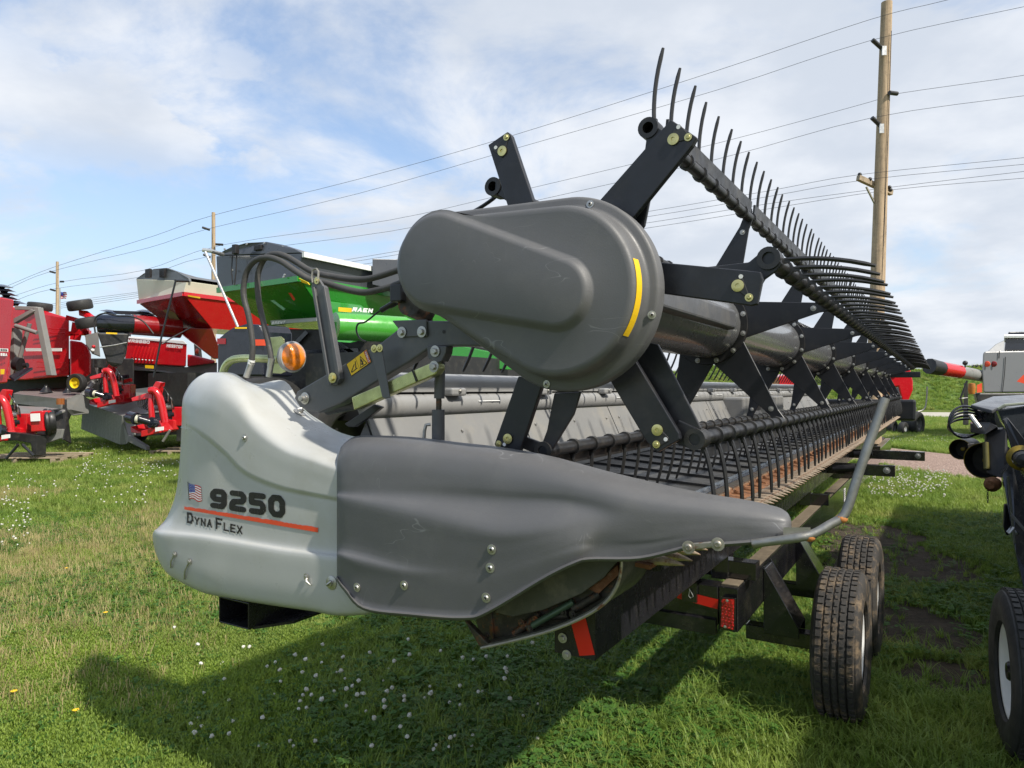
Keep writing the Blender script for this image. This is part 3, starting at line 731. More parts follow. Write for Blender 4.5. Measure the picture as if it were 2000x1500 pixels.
MB().prism([H(-.74, 0.02, 1.09), H(-1.0, 0.02, 1.05), H(-1.0, 0.02, 1.30), H(-.9, .02, 1.48)], Lv*12).build('rear_frame', DGREY, hd)
# ---- draper belts with slats
ZB = lambda v: 1.148 - .04*(v+.1)/.65
BELT = mat('belt_rubber', (0.045, 0.045, 0.045), 0.5, var=0.2, bump=.1, dust=0.55, dustcol=(.12,.115,.10))
for (ua, ub) in ((.05, 5.3), (5.45, 6.6), (6.75, UEND-.1)):
    bl = MB().boxv([H(v, u, ZB(v)-dz) for dz in (.03, 0) for v, u in ((-.75, ua), (.03, ua), (.03, ub), (-.75, ub))]).build('draper_belt', BELT, hd)
    for u in np.arange(ua+.1, ub, .30):
        MB().boxv([H(v, u+du, ZB(v)+dz) for dz in (.001, .013) for v, du in ((-.73, 0), (.01, 0), (.01, .014), (-.73, .014))]).build('belt_slat', BPLAS, bl)
# ---- cutterbar
CZ = 1.13
VC = .20
PLAST = mat('shiny_poly_strip', (0.10, 0.13, 0.17), 0.15, var=0.3, vscale=6, bump=.5, bscale=8)
TAN = mat('dusty_steel', (0.33, 0.27, 0.19), 0.6, 0.3, var=0.25, vscale=14, rust=.35, bump=.4)
RUST = mat('rusty_steel', (0.20, 0.085, 0.035), 0.8, 0.2, var=0.45, vscale=18, bump=.7, bscale=90, dust=.7, dustcol=(.33,.21,.12))
GTIP = mat('guard_steel', (0.42, 0.33, 0.24), 0.45, 0.6, var=0.3, vscale=30, rust=.25)
cb = MB().boxv([H(v, u, z) for z0 in (0, 1) for v, u, z in ((.09, -.1, CZ-.010+z0*.012), (.24, -.1, CZ-.022+z0*.012), (.24, UEND, CZ-.022+z0*.012), (.09, UEND, CZ-.010+z0*.012))]).build('cutterbar', RUST, hd)
MB().boxv([H(v, u, z+dz) for dz in (0, .006) for v, u, z in ((-.01, 0, CZ+.014), (.06, 0, CZ+.020), (.06, UEND, CZ+.020), (-.01, UEND, CZ+.014))]).build('poly_strip', PLAST, cb)
MB().boxv([H(v, u, z+dz) for dz in (0, .010) for v, u, z in ((.061, 0, CZ+.014), (.092, 0, CZ+.002), (.092, UEND, CZ+.002), (.061, UEND, CZ+.014))]).build('wear_strip', TAN, cb)
def guardm(mb):
    mb.tube([Vector((-.03,0,-.012)), Vector((.0,0,-.006)), Vector((.03,0,-.004)), Vector((.055,0,-.004)), Vector((.080,0,-.006)), Vector((.098,0,-.009))], [.010,.013,.012,.0115,.006,.0015], 8)
gm = loc_mesh('guard', guardm, [GTIP])
def clipm(mb):
    mb.boxv([Vector(p) for p in ((-.03,-.012,.0),(.02,-.012,-.002),(.02,.012,-.002),(-.03,.012,0),(-.03,-.012,.014),(.015,-.010,.008),(.015,.010,.008),(-.03,.012,.014))])
    mb.bolt((-.022,.0,.014), (0,0,1), .006)
cm = loc_mesh('hold_down_clip', clipm, [RUST])
nG = int((UEND+.05)/.0762)
for i in range(nG):
    u = -.06 + i*.0762
    o = bpy.data.objects.new('guard', gm); COL.objects.link(o); o.parent = cb; o.location = (VC+.025, u, CZ)
    o.rotation_euler = (0, R(random.uniform(-1, 2)), R(random.uniform(-1.5, 1.5)))
    if i % 2 == 0:
        o = bpy.data.objects.new('hold_down_clip', cm); COL.objects.link(o); o.parent = cb; o.location = (VC-.05+.02*(i%2), u, CZ-.004)
# knife sections as a toothed strip
mb = MB()
for i in range(nG):
    u = -.06+.0381+i*.0762
    mb.prism([H(VC+.0, u-.036, CZ-.004), H(VC+.0, u+.036, CZ-.004), H(VC+.065, u+.006, CZ-.005), H(VC+.065, u-.006, CZ-.005)], Vector((0,0,.003)))
mb.build('knife_blade', GTIP, cb, kind='stuff')
# underframe of the header: skid plates under the cutterbar
MB().boxv([H(v, u, z) for z0 in (0,1) for v, u, z in ((.19,-.0,CZ-.05+z0*.025),(.235,-.0,CZ-.05+z0*.022),(.235,UEND,CZ-.05+z0*.022),(.19,UEND,CZ-.05+z0*.025))]).build('cutterbar_channel', BLACK, hd)
# ---- under the divider: end casting, shaft clutter, skid shoe
DARKM = mat('grimy_metal', (0.05, 0.045, 0.035), 0.55, 0.5, var=0.5, vscale=14, rust=.25, bump=.5, dust=.4, dustcol=(.16,.14,.10))
OLIVE = mat('olive_grey_plastic', (0.075, 0.076, 0.062), 0.5, var=0.2, vscale=6, bump=.15, dust=.35)
plate([(905,1208),(958,1262),(946,1268),(935,1262),(912,1222)], -.20, .02, 'end_plate', DARKM)
plate([(925,1195),(960,1196),(966,1252),(948,1262),(936,1240)], -.14, .16, 'end_bracket', DARKM, bev=.004)
mb = MB()
crv = smooth_poly([(940,1266),(1010,1250),(1075,1232),(1130,1210),(1172,1186),(1197,1160),(1211,1128),(1215,1088)], 5)
o_, i_ = [], []
for j, (x, y) in enumerate(crv):
    o_.append(pu(x, y, -.20)); 
    q = vuz(o_[-1]); i_.append(H(q[0]+.0, .03, q[2]))
up = [Vector((0,0,.007)) + Fv*(-.004) for _ in o_]
mb.grid([o_, i_, [a+b for a, b in zip(i_, up)], [a+b for a, b in zip(o_, up)], o_])
mb.build('skid_shoe', OLIVE, hd)
mb = MB()
rim = [pu(x, y, -.203) for x, y in crv]
mb.tube(rim, .0045, 6); mb.build('skid_edge', RUSTYST, hd)
plate([(965,1196),(1000,1205),(1060,1192),(1135,1160),(1180,1128),(1205,1098),(1209,1080),(1130,1085),(1060,1120),(985,1175)], -.165, .008, 'inner_panel', OLIVE, bev=.003)
plate([(950,1195),(1208,1080),(1209,1124),(1194,1157),(1170,1182),(1130,1205),(1075,1227),(1010,1245),(958,1256)], -.135, .012, 'backing_plate', DARKM, bev=.002)
mb = MB().cyl(pu(1040,1222,-.18), pu(1120,1176,-.15), .010, n=12); mb.build('lift_rod', mat('green_rod', (.06,.10,.06), .4, .3), hd)
for (x, y, u) in ((1045,1210,-.17),(1035,1228,-.18),(1018,1216,-.17),(1072,1203,-.17),(1100,1196,-.16),(952,1240,-.17),(1118,1200,-.17)):
    MB().bolt(pu(x, y, u), -Lv, .0055).build('bolt', DARKM, hd)
for (x0,y0,x1,y1,u,r) in ((1005,1238,1055,1200,-.155,.012),(1060,1206,1110,1202,-.155,.010),(1015,1212,1045,1236,-.16,.008),(1120,1190,1172,1160,-.15,.012)):
    MB().cyl(pu(x0,y0,u), pu(x1,y1,u+.01), r, n=10).build('linkage', DARKM, hd)
MB().prism([pu(x, y, -.15) for x, y in ((1150,1150),(1206,1104),(1209,1122),(1168,1160))], Lv*.008).build('rusty_knife_drive', RUST, hd)
# long square tube end under the shield
ax3 = (Fv, Lv, Vector((0,0,1)))
c0 = pu(456, 1197, -.16); q = vuz(c0); hv, hz, t = .085, .048, .006
mb = MB()
for (dv, dz, sv, sz) in ((0,hz,2*hv,t),(0,-hz,2*hv,t),(hv,0,t,2*hz+t),(-hv,0,t,2*hz+t)):
    mb.box(H(q[0]+dv, q[1]+.35, q[2]+dz), (sv, .7, sz), ax3)
mb.build('stub_tube', BLACK, hd, bevel=.002)
MB().boxv([H(q[0]+hv+a, q[1]+b, q[2]+c) for c in (-.055,-.045) for a, b in ((0,.02),(.08,.15),(.08,.7),(0,.7))]).build('stub_flange', BLACK, hd)
# ---- nose rod
PIPE = mat('galvanised_pipe', (0.25, 0.25, 0.235), 0.45, 0.7, var=0.25, vscale=12, dust=.3, bump=.2, rust=.05)
plate([(1338,1062),(1410,1056),(1413,1060),(1412,1068),(1340,1076),(1336,1070)], -.236, .006, 'rod_strap', RUSTYST)
for x, y in ((1345,1069),(1402,1063)): MB().bolt(pu(x, y, -.238), -Lv, .0085, dome=True).build('bolt', RUSTYST, hd)
rp = smooth_poly([(1470,1062),(1500,1058),(1560,1050),(1590,1042),(1622,1024),(1645,1010),(1658,985),(1672,940),(1700,858),(1729,778)], 3)
nose = MB().tube([pu(x, y, -.20+.10*max(0,(x-1560)/170)) for x, y in rp], .0106, 12).build('nose_rod', PIPE, hd, label='bent grey steel rod rising from the divider tip')
for x, y, u_ in ((1580,1049,-.186),(1643,1013,-.150)):
    MB().ball(pu(x, y, u_), .0135, 10, 6, sq=(1.1,1,.8)).build('rust_weld', mat('orange_rust', (.42,.16,.04), .8, bump=.6, var=.3), nose)
MB().boxv([pu(x, y, -.19+d) for d in (0,.004) for x, y in ((1530,1052),(1583,1046),(1583,1030),(1530,1030))]).build('rod_tab', RUSTYST, nose)
# ---- reel lift arm
arm = plate([(574,778),(580,764),(592,757),(745,668),(790,632),(812,626),(990,628),(1010,640),(1010,678),(880,676),(838,680),(800,706),(665,788),(622,806),(600,803),(585,795)], -.06, .055, 'lift_arm', DGREY, bev=.006, label='dark grey bent arm carrying the reel')
MB().lathe(pu(597,778,-.06), -Lv, [(.023,0),(.023,.005),(.016,.006),(.016,.014),(.010,.015),(.010,.028),(.0001,.029)], 20).build('pivot_bolt', STEEL, arm)
plate([(765,626),(832,624),(834,657),(790,658)], -.068, .008, 'gusset', DGREY, arm)
for x, y in ((785,649),(824,648)): MB().bolt(pu(x, y, -.070), -Lv, .010).build('bolt', STEEL, arm)
MB().lathe(pu(867,648,-.061), -Lv, [(.006,0),(.006,.0008),(.0001,.0008)], 12).build('hole', INK, arm)
# motor behind the cover
mt = MB().cyl(pu(800,592,-.02), pu(830,606,.10), .045, n=20).build('hydraulic_motor', DARKM, hd)
MB().box(pu(790,575,.0), (.05,.10,.06), ax3).build('valve_block', BLACKM, mt, bevel=.004)
# danger decal
def dq(px_, py_, d): return pu(px_, py_, -.0612-d)
quad = [(676,711),(716,681),(726,707),(686,735)]
def inq(s_, t_):   # s along 0..1 from lower-left end to the right end, t up
    bl, br, tr, tl = (686,735),(726,707),(716,681),(676,711)
    x = (bl[0]*(1-s_)+br[0]*s_)*(1-t_)+(tl[0]*(1-s_)+tr[0]*s_)*t_; y = (bl[1]*(1-s_)+br[1]*s_)*(1-t_)+(tl[1]*(1-s_)+tr[1]*s_)*t_
    return x, y
mb = MB()
def dquad(pts, lift, mi): mb.add([dq(*inq(*p), lift) for p in pts], [tuple(range(len(pts)))], mi, True)
dquad([(0,0),(1,0),(1,1),(0,1)], .0010, 0); dquad([(.02,.04),(.98,.04),(.98,.96),(.02,.96)], .0014, 1)
dquad([(.84,.06),(.97,.06),(.97,.94),(.84,.94)], .0018, 2)
dquad([(.47,.10),(.82,.10),(.645,.88)], .0018, 0); dquad([(.515,.16),(.775,.16),(.645,.75)], .0022, 1)
for a, b, c, d_ in ((.60,.20,.66,.62),(.62,.38,.72,.42),(.56,.25,.62,.35)): dquad([(a,b),(c,b),(c,d_),(a,d_)], .0026, 0)
dquad([(.43,.05),(.44,.05),(.44,.95),(.43,.95)], .0018, 0)
for p0, p1 in (((.06,.25),(.30,.62)),((.30,.30),(.38,.75)),((.08,.22),(.36,.26))):
    dx, dy = p1[0]-p0[0], p1[1]-p0[1]; l = math.hypot(dx, dy); nx, ny = -dy/l*.018, dx/l*.03
    dquad([(p0[0]-nx,p0[1]-ny),(p1[0]-nx,p1[1]-ny),(p1[0]+nx,p1[1]+ny),(p0[0]+nx,p0[1]+ny)], .0022, 0)
text_on(mb, 'DANGER', [inq(.87,.12), inq(.87,.92), inq(.945,.92), inq(.945,.12)][0:1] + [inq(.87,.12+.75), inq(.945,.87), inq(.945,.12)], lambda x, y, l: dq(x, y, .0024), tw=.12, th=.12, mi=3)
mb.build('danger_decal', [INK, YEL, mat('danger_red', (.5,.03,.02), .5), WHITE], arm, label='yellow pictogram warning sticker with red DANGER band')
# zinc lock channel and its links
lk = MB().prism([pu(x, y, -.10) for x, y in ((686,776),(842,708),(852,707),(857,713),(857,722),(851,731),(691,801))], Lv*.035).build('lock_channel', ZINC, hd, bevel=.004, label='yellow zinc plated lock channel')
plate([(724,682),(745,678),(760,770),(762,776),(752,779),(746,776)], -.115, .006, 'link_plate', DGREY)
for x, y in ((731,681),(742,680)): MB().bolt(pu(x, y, -.118), -Lv, .007, dome=True).build('bolt', GOLD, hd)
MB().boxv([pu(x, y, -.1015) for x, y in ((803,722),(806,721),(815,745),(812,746))]+[pu(x, y, -.1035) for x, y in ((803,722),(806,721),(815,745),(812,746))]).build('slot', INK, lk)
plate([(672,828),(730,790),(745,795),(720,815),(692,834),(680,834)], -.03, .02, 'stop_bracket', BLACKM)
MB().cyl(pu(640,800,.04), pu(700,788,.05), .022, n=14).build('cross_pipe', DGREY, hd)
# lift cylinder
cy = MB().cyl(pu(856,862,-.02), pu(856,800,-.02), .022, n=20).build('lift_cylinder', DGREY, hd)
MB().cyl(pu(857,803,-.02), pu(857,775,-.02), .0095, n=14).build('cylinder_rod', DARKM, cy)
MB().cyl(pu(858,778,-.02), pu(860,700,-.02), .018, n=18).build('upper_sleeve', DGREY, cy)
plate([(833,676),(872,676),(870,690),(862,706),(850,709),(836,700)], -.075, .04, 'clevis', DGREY, cy)
MB().bolt(pu(850,686,-.077), -Lv, .010).build('bolt', STEEL, cy)
MB().bolt(pu(848,716,-.103), -Lv, .010).build('bolt', STEEL, cy)
fit = MB().tube([pu(841,829,-.02), pu(832,830,-.03), pu(829,842,-.03), pu(828,858,-.03)], .006, 8).build('fitting', STEEL, cy)
# hose post, hoses
post = MB()
pp = [(609,545),(622,545),(632,560),(663,742),(658,752),(640,752),(608,562)]
post.prism([pu(x, y, -.075) for x, y in pp], Lv*.012)
post.prism([pu(x, y, -.085) for x, y in ((608,562),(613,560),(645,752),(640,752))], Lv*.022)
post.prism([pu(x, y, -.085) for x, y in ((628,556),(633,560),(664,740),(658,748))], Lv*.022)
po = post.build('hose_post', DGREY, hd, bevel=.002)
MB().bolt(pu(650,738,-.088), -Lv, .010).build('bolt', GOLD, po)
MB().bolt(pu(619,548,-.08), -Lv, .007).build('bolt', GOLD, po)
MB().tube([pu(611,552,-.08), pu(609,540,-.08), pu(611,527,-.08), pu(618,525,-.08), pu(622,531,-.08), pu(621,552,-.08)], .004, 6).build('hose_clamp', RUSTYST, po)
hA = [(490,712),(492,701),(493,670),(486,620),(477,585),(476,558),(483,528),(500,508),(525,503),(550,511),(575,528),(605,546),(637,553),(673,564),(710,571),(745,565),(775,556),(800,545)]
hB = [(530,708),(528,690),(522,660),(510,610),(504,575),(504,535),(517,505),(535,496),(557,500),(582,514),(611,531),(650,540),(695,546),(728,543),(770,530),(800,520)]
for nm, h_, u0 in (('a', hA, -.03), ('b', hB, .0)):
    pts = smooth_poly(h_, 4)
    MB().tube([pu(p[0], p[1], u0) for p in pts], .0118, 12).build('hydraulic_hose', RUBBER, hd)
for (x, y, u, x2, y2) in ((481,736,-.03,492,706,),(525,736,0,531,700)):
    MB().tube([pu(x, y, u), pu((x+x2)/2, (y+y2)/2, u), pu(x2, y2, u)], [.0125, .0125, .0135], 12).build('hose_ferrule', STEEL, hd)
MB().cyl(pu(490,711,-.03), pu(491.5,703,-.03), .0140, n=14).build('white_tape', WHITE, hd)
cable = smooth_poly([(835,540),(800,575),(770,598),(745,605),(715,628),(700,632),(696,645),(702,660),(715,668)], 4)
MB().tube([pu(p[0], p[1], .03) for p in cable], .0035, 8).build('cable', BPLAS, hd)
MB().cyl(pu(745,606,.03), pu(775,588,.03), .010, n=10).build('connector', BPLAS, hd)
# zinc pipe, lamp plate, amber lamp
zp = smooth_poly([(434,734),(440,716),(452,704),(470,700),(500,700),(545,702)], 5)
MB().tube([pu(p[0], p[1], .06) for p in zp], .0165, 14).build('zinc_pipe', ZINC, hd)
plate([(522,659),(548,657),(554,662),(557,726),(548,730),(521,728)], .07, .006, 'lamp_plate', ZINC)
lc = pu(571,697,.05); lax = (-Lv*.12+Fv*1.0).normalized()
lamp = MB().lathe(lc - lax*.02, lax, [(.0001,0),(.060,.002),(.064,.02),(.060,.028),(.054,.03)], 30).build('amber_lamp', mat('lamp_housing', (.30,.30,.30), .3), hd, label='round amber marker lamp in a grey rim')
AMB = mat('amber_lens', (0.85, 0.22, 0.01), 0.12, var=0.25, vscale=40, bump=.8, bscale=60, coat=1.0)
MB().lathe(lc, lax, [(.056,0.008),(.050,.020),(.035,.030),(.015,.034),(.0001,.035)], 30).build('amber_lens', AMB, lamp)
# far end: black divider and light bar
MB().boxv([H(v, u, z) for z in (1.05, 1.42) for v, u in ((-.9, UEND), (.55, UEND), (.55, UEND+.12), (-.9, UEND+.12))]).build('far_shield', BLACKM, hd, bevel=.04)
MB().boxv([H(v, UEND+d, z) for d in (.0,.02) for v, z in ((.05,1.80),(.62,1.80),(.62,1.90),(.05,1.90))]).build('far_reel_arm', BLACKM, hd, bevel=.01)

# ================================================================== trailer under the header
tl = thing('header_trailer', 'black header transport trailer with red tape and two muddy tyres on its right side', 'trailer', tuple(H(.1, 1.3, 0)), -TH)
GB = mat('gloss_black_paint', (0.010, 0.010, 0.012), 0.13, var=0.3, dust=0.10, speck=.35, coat=.6)
TOPW = mat('worn_rail_top', (0.15, 0.12, 0.085), 0.6, var=0.45, vscale=6, grain=(1, .12, 1), bump=.4, dust=.5, dustcol=(.30,.25,.17), speck=.5)
# front rail under the cutterbar
p0 = pu(1165, 1290, -.12); q = vuz(p0); zr0, zr1 = q[2], CZ-.045
fr = MB().boxv([H(q[0]+a, u, z) for z in (zr0, zr1) for a, u in ((-.125, -.12), (0, -.12), (0, 12.2), (-.125, 12.2))]).build('front_rail', BLACK, tl, bevel=.003)
MB().boxv([H(q[0]+a, q[1]-.004, z) for z in (zr0-.0, zr1-.02) for a in (-.13, -.002)][0:2]*1 + [H(q[0]-.002, q[1]+.0, zr0), H(q[0]-.13, q[1]+.0, zr0)] + [H(q[0]-.13, q[1]-.004, zr1-.02), H(q[0]-.002, q[1]-.004, zr1-.02), H(q[0]-.002, q[1], zr1-.02), H(q[0]-.13, q[1], zr1-.02)]).build('end_cap', BLACK, fr)
def ru(x, y, off): return pu(x, y, -.12-off)
mb = MB().add([ru(x, y, .0055) for x, y in ((1132,1281),(1162,1279),(1143,1205),(1114,1212))], [(0,1,2,3)], 0, True); mb.build('red_reflector', REDR, fr)
for x, y in ((1099,1246),(1107,1279)): MB().bolt(ru(x, y, .006), -Lv, .0075).build('bolt', STEEL, fr)
# main box beam
ub = 1.277; p1 = pu(1441, 1150, ub); q1 = vuz(p1)
zt, zb, vb = q1[2], vuz(pu(1441, 1236, ub))[2], q1[0]
mbm = MB().boxv([H(vb+a, u, z) for z in (zb, zt) for a, u in ((-.085, ub), (0, ub), (0, 12.6), (-.085, 12.6))]).build('main_beam', GB, tl, bevel=.004)
MB().boxv([H(vb+a, u, zt+z) for z in (.001, .006) for a, u in ((-.080, ub+.03), (-.006, ub+.03), (-.006, 12.5), (-.080, 12.5))]).build('beam_top', TOPW, mbm)
# rear crossmember with tape and lamp
def cu(x, y, off=0): return pu(x, y, ub-.012-off)
MB().boxv([H(v, u, z) for z in (zb+.02, zt) for v, u in ((vb-.75, ub-.01), (vb-.086, ub-.01), (vb-.086, ub+.09), (vb-.75, ub+.09))]).build('rear_crossmember', GB, tl, bevel=.003)
MB().boxv([H(v, u, z) for z in (zb-.02, zb+.05) for v, u in ((vb-.75, ub-.03), (vb-.09, ub-.03), (vb-.09, ub+.0), (vb-.75, ub+.0))]).build('lower_rail', GB, tl, bevel=.003)
MB().add([cu(x, y, .001) for x, y in ((1322,1168),(1401,1190),(1403,1171),(1330,1153))], [(0,1,2,3)], 0, True).build('red_tape', REDR, tl)
pk = MB().boxv([H(v, u, z) for z in (vuz(cu(1340,1172))[2], vuz(cu(1340,1135))[2]) for v, u in ((vuz(cu(1334,1150))[0], ub-.03), (vuz(cu(1363,1150))[0], ub-.03), (vuz(cu(1363,1150))[0], ub-.012), (vuz(cu(1334,1150))[0], ub-.012))]).build('pin_bracket', GB, tl)
MB().tube([cu(x, y, .03) for x, y in ((1346,1150),(1353,1162),(1354,1165),(1349,1168),(1345,1164),(1347,1152))], .0018, 6).build('clip_pin', STEEL, tl)
lp = MB().boxv([cu(x, y, o) for o in (.0, .022) for x, y in ((1406,1227),(1436,1236),(1438,1168),(1409,1166))]).build('tail_lamp', GB, tl, bevel=.004)
LENS = mat('red_lens', (0.42, 0.008, 0.006), 0.15, var=.5, vscale=60, bump=1.0, bscale=120, coat=1.0)
ln = MB().boxv([cu(x, y, o) for o in (.022, .029) for x, y in ((1407,1224),(1432,1231),(1434,1171),(1410,1170))]).build('lamp_lens', LENS, lp, bevel=.003)
mb = MB()
for i in range(9):
    for j in range(4):
        x = 1411+6.4*j + (2 if i % 2 else 0); y = 1175+6*i + .25*(x-1411); mb.ball(cu(x-.5, y, .030), .0042, 8, 4)
mb.build('lens_facets', LENS, lp, kind='stuff')
for x, y in ((1420,1173),(1416,1224)): MB().bolt(cu(x, y, .033), -Lv, .0035).build('screw', STEEL, lp)
# gussets and stub axles, wheels
def wheel(par, c, axis, out, Rr=.355, W=.215, tread=True, dusty=TYRE, rimcol=None, name='wheel'):
    """c centre, axis unit along the axle pointing to the outside"""
    w = bpy.data.objects.new(name, None)
    prof = [(.205, -.085), (.212, -.098), (.255, -.107), (.300, -.108), (.330, -.100), (.343, -.090), (.350, -.080)]
    prof = [(r*Rr/.355, h*W/.215) for r, h in prof]
    mb = MB()
    n = 72
    hw = W/2
    # tread profile with grooves
    tp = []
    ribs = [(-.080, -.054), (-.046, -.019), (-.011, .011), (.019, .046), (.054, .080)]
    for a_, b_ in ribs:
        k1 = 1 - .006*abs(a_/.08)**2; k2 = 1 - .006*abs(b_/.08)**2
        tp += [(Rr*k1-.009, a_*W/.215-.003), (Rr*k1, a_*W/.215), (Rr*k2, b_*W/.215), (Rr*k2-.009, b_*W/.215+.003)]
    prof2 = prof[:-1] + tp + [(r, -h) for r, h in prof[:-1][::-1]]
    mb.lathe(c, axis, prof2, n)
    ax = Vector(axis).normalized(); x = ax.orthogonal().normalized(); y = ax.cross(x)
    # sipes: small proud lugs on the shoulders and the inner ribs
    if tread:
        nl = 58
        for k in range(nl):
            for h, wdt, ph in ((-.067,.024,0),(.067,.024,.5),(-.0325,.020,.3),(.0325,.020,.8),(0,.012,.15)):
                a = 2*math.pi*(k+ph)/nl; rd = x*math.cos(a)+y*math.sin(a); tg = -x*math.sin(a)+y*math.cos(a)
                cc = Vector(c)+rd*(Rr+.0015)+ax*h*W/.215
                mb.box(cc, (.006, Rr*2*math.pi/nl*.62, wdt), (rd, tg, ax))
    ty = mb.build('tyre', dusty, par)
    rimm = rimcol or WHITE
    s = W/.215; q_ = Rr/.355
    rim = MB().lathe(c, axis, [(.207*q_, .080*s), (.198*q_, .078*s), (.186*q_, .060*s), (.182*q_, .02*s), (.165*q_, .0*s), (.110*q_, .012*s), (.075*q_, .015*s), (.0001, .015*s)], 40)
    ri = rim.build('rim', rimm, ty)
    MB().lathe(Vector(c)+ax*.028*s, axis, [(.042, 0), (.042, .045), (.034, .055), (.0001, .056)], 20).build('hub', GB, ty)
    return ty
AX = [1.90, 2.84]
Z3 = Vector((0,0,1))
for i, ua in enumerate(AX):
    wheel(tl, H(.50, ua, .350), Fv, Fv)
    MB().boxv([H(v, ua+a, z) for z in (.30, .375) for v, a in ((vb-.1, -.04), (.42, -.04), (.42, .04), (vb-.1, .04))]).build('axle', GB, tl, bevel=.004)
    g = MB()
    for s_ in (-.09, .09):
        g.prism([H(vb+.001, ua+s_-.005, zt-.01), H(vb+.001, ua+s_-.005, .36), H(vb+.17, ua+s_-.005, .36), H(vb+.17, ua+s_-.005, .41)], Lv*.010)
    g.boxv([H(vb+a, ua+s_, z) for a, z in ((.0, zt-.03), (.165, .405)) for s_ in (-.09, .09)][0:2]+[H(vb+.165, ua+.09, .405), H(vb+.165, ua-.09, .405)]+[H(vb+.006, ua-.09, zt-.025), H(vb+.006, ua+.09, zt-.025), H(vb+.171, ua+.09, .41), H(vb+.171, ua-.09, .41)])
    g.build('axle_gusset', GB, tl, bevel=.003)
for ua in (8.1, 9.0): wheel(tl, H(-.85, ua, .350), -Fv, Fv, tread=False)
# upright supports and cross arms farther along
for ua in (1.45, 3.9, 5.8, 9.2):
    MB().boxv([H(v, ua+a, z) for z in (zt+.01, zt+.09) for v, a in ((q[0]-.7, -.04), (vb+.05, -.04), (vb+.05, .04), (q[0]-.7, .04))]).build('cross_arm', GB, tl, bevel=.003)
    MB().boxv([H(v, ua+a, z) for z in (zt, zr0+.01) for v, a in ((q[0]-.1, -.05), (q[0]-.02, -.05), (q[0]-.02, .05), (q[0]-.1, .05))]).build('upright', GB, tl, bevel=.003)
for (ua, v1, zz_) in ((4.6, .60, .93), (6.3, .78, .92)):
    sa = MB().boxv([H(v, ua+a, z) for z in (zz_-.04, zz_+.05) for v, a in ((q[0]-.2, -.03), (v1, -.03), (v1, .03), (q[0]-.2, .03))]).build('side_arm', GB, tl, bevel=.003)
    MB().bolt(H(v1-.06, ua-.031, zz_+.01), -Lv, .014).build('bolt', STEEL, sa)
    MB().cyl(H(q[0]+.05, ua-.05, zz_-.0), H(q[0]+.22, ua-.05, zz_+.02), .03, n=12).build('clamp_screw', BLACKM, sa)
mb = MB().boxv([H(vb+.002+a, 5.35+b, z) for z in (zt-.16, zt-.04) for a, b in ((0,-.05),(.002,-.05),(.002,.05),(0,.05))]); pl = mb.build('data_plate', WHITE, tl)
mb = MB()
for i in range(5): mb.boxv([H(vb+.0042+a, 5.35+b, zt-.06-.018*i+z) for z in (0, .008) for a, b in ((0,-.04),(.0006,-.04),(.0006,.03+.01*(i%2)),(0,.03+.01*(i%2)))])
mb.build('plate_print', INK, pl)
MB().boxv([H(v, 12.6+a, z) for z in (.5, .6) for v, a in ((-.4, 0), (.1, 0), (-.1, 2.2), (-.2, 2.2))]).build('drawbar', GB, tl)
# ================================================================== things behind
def P3(*t): return [pY(x, y, Y) for x, y, Y in t]
Z = Vector((0, 0, 1))
def bk(px, d): v = ray(px, 760); v.z = 0; return v.normalized()*d
def slab(pts, off, name, m, par, bevel=.01, label=None, kind=None):
    return MB().prism(P3(*pts), off).build(name, m, par, bevel=bevel, label=label, kind=kind)
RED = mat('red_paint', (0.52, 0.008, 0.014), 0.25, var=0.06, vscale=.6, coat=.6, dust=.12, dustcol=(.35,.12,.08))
RED_SHADE = mat('shaded_red_paint', (0.24, 0.005, 0.008), 0.22, var=0.08, vscale=.6, coat=.7)  # red darkened for faces in shade; the shade is in the colour
GREENP = mat('green_paint', (0.022, 0.235, 0.022), 0.22, var=0.06, vscale=.6, coat=.7)
CREAM = mat('cream_paint', (0.62, 0.60, 0.47), 0.35, var=0.05, vscale=.6, dust=.15)
SLATE = mat('slate_grey_paint', (0.060, 0.066, 0.078), 0.33, var=0.08, vscale=.8, coat=.3)
TARP = mat('tarp_vinyl', (0.13, 0.13, 0.125), 0.5, var=0.2, vscale=1.5, bump=.6, bscale=4)
MGREY = mat('mower_grey_paint', (0.19, 0.19, 0.185), 0.4, var=0.15, vscale=1.0, dust=.35, bump=.1)
CURT = mat('mower_curtain', (0.15, 0.155, 0.14), 0.45, var=0.3, vscale=3, grain=(8, 8, .4), bump=.5, bscale=8)
YRIM = mat('yellow_rim', (0.75, 0.55, 0.02), 0.4, var=.08)
ALU = mat('bare_aluminium', (0.62, 0.62, 0.60), 0.35, 0.8, var=.15)
SKYB = mat('blue_black_paint', (0.012, 0.014, 0.022), 0.2, var=.1, coat=.6)

def tyre(par, c, axis, r, w, rimm, name='wheel', rr=.55):
    a = Vector(axis).normalized(); c = Vector(c)
    t = MB().lathe(c, a, [(r*rr, -w*.42), (r*.75, -w*.5), (r*.93, -w*.46), (r, -w*.30), (r, w*.30), (r*.93, w*.46), (r*.75, w*.5), (r*rr, w*.42)], 40).build('tyre', TYREC, par)
    b = MB().lathe(c, a, [(r*rr, w*.40), (r*rr*.92, w*.38), (r*rr*.86, w*.15), (r*rr*.3, w*.12), (r*rr*.28, w*.28), (.001, w*.28)], 28).build('rim', rimm, t)
    MB().lathe(c, -a, [(r*rr, w*.40), (r*rr*.9, w*.3), (.001, w*.2)], 28).build('rim', rimm, t)
    return t

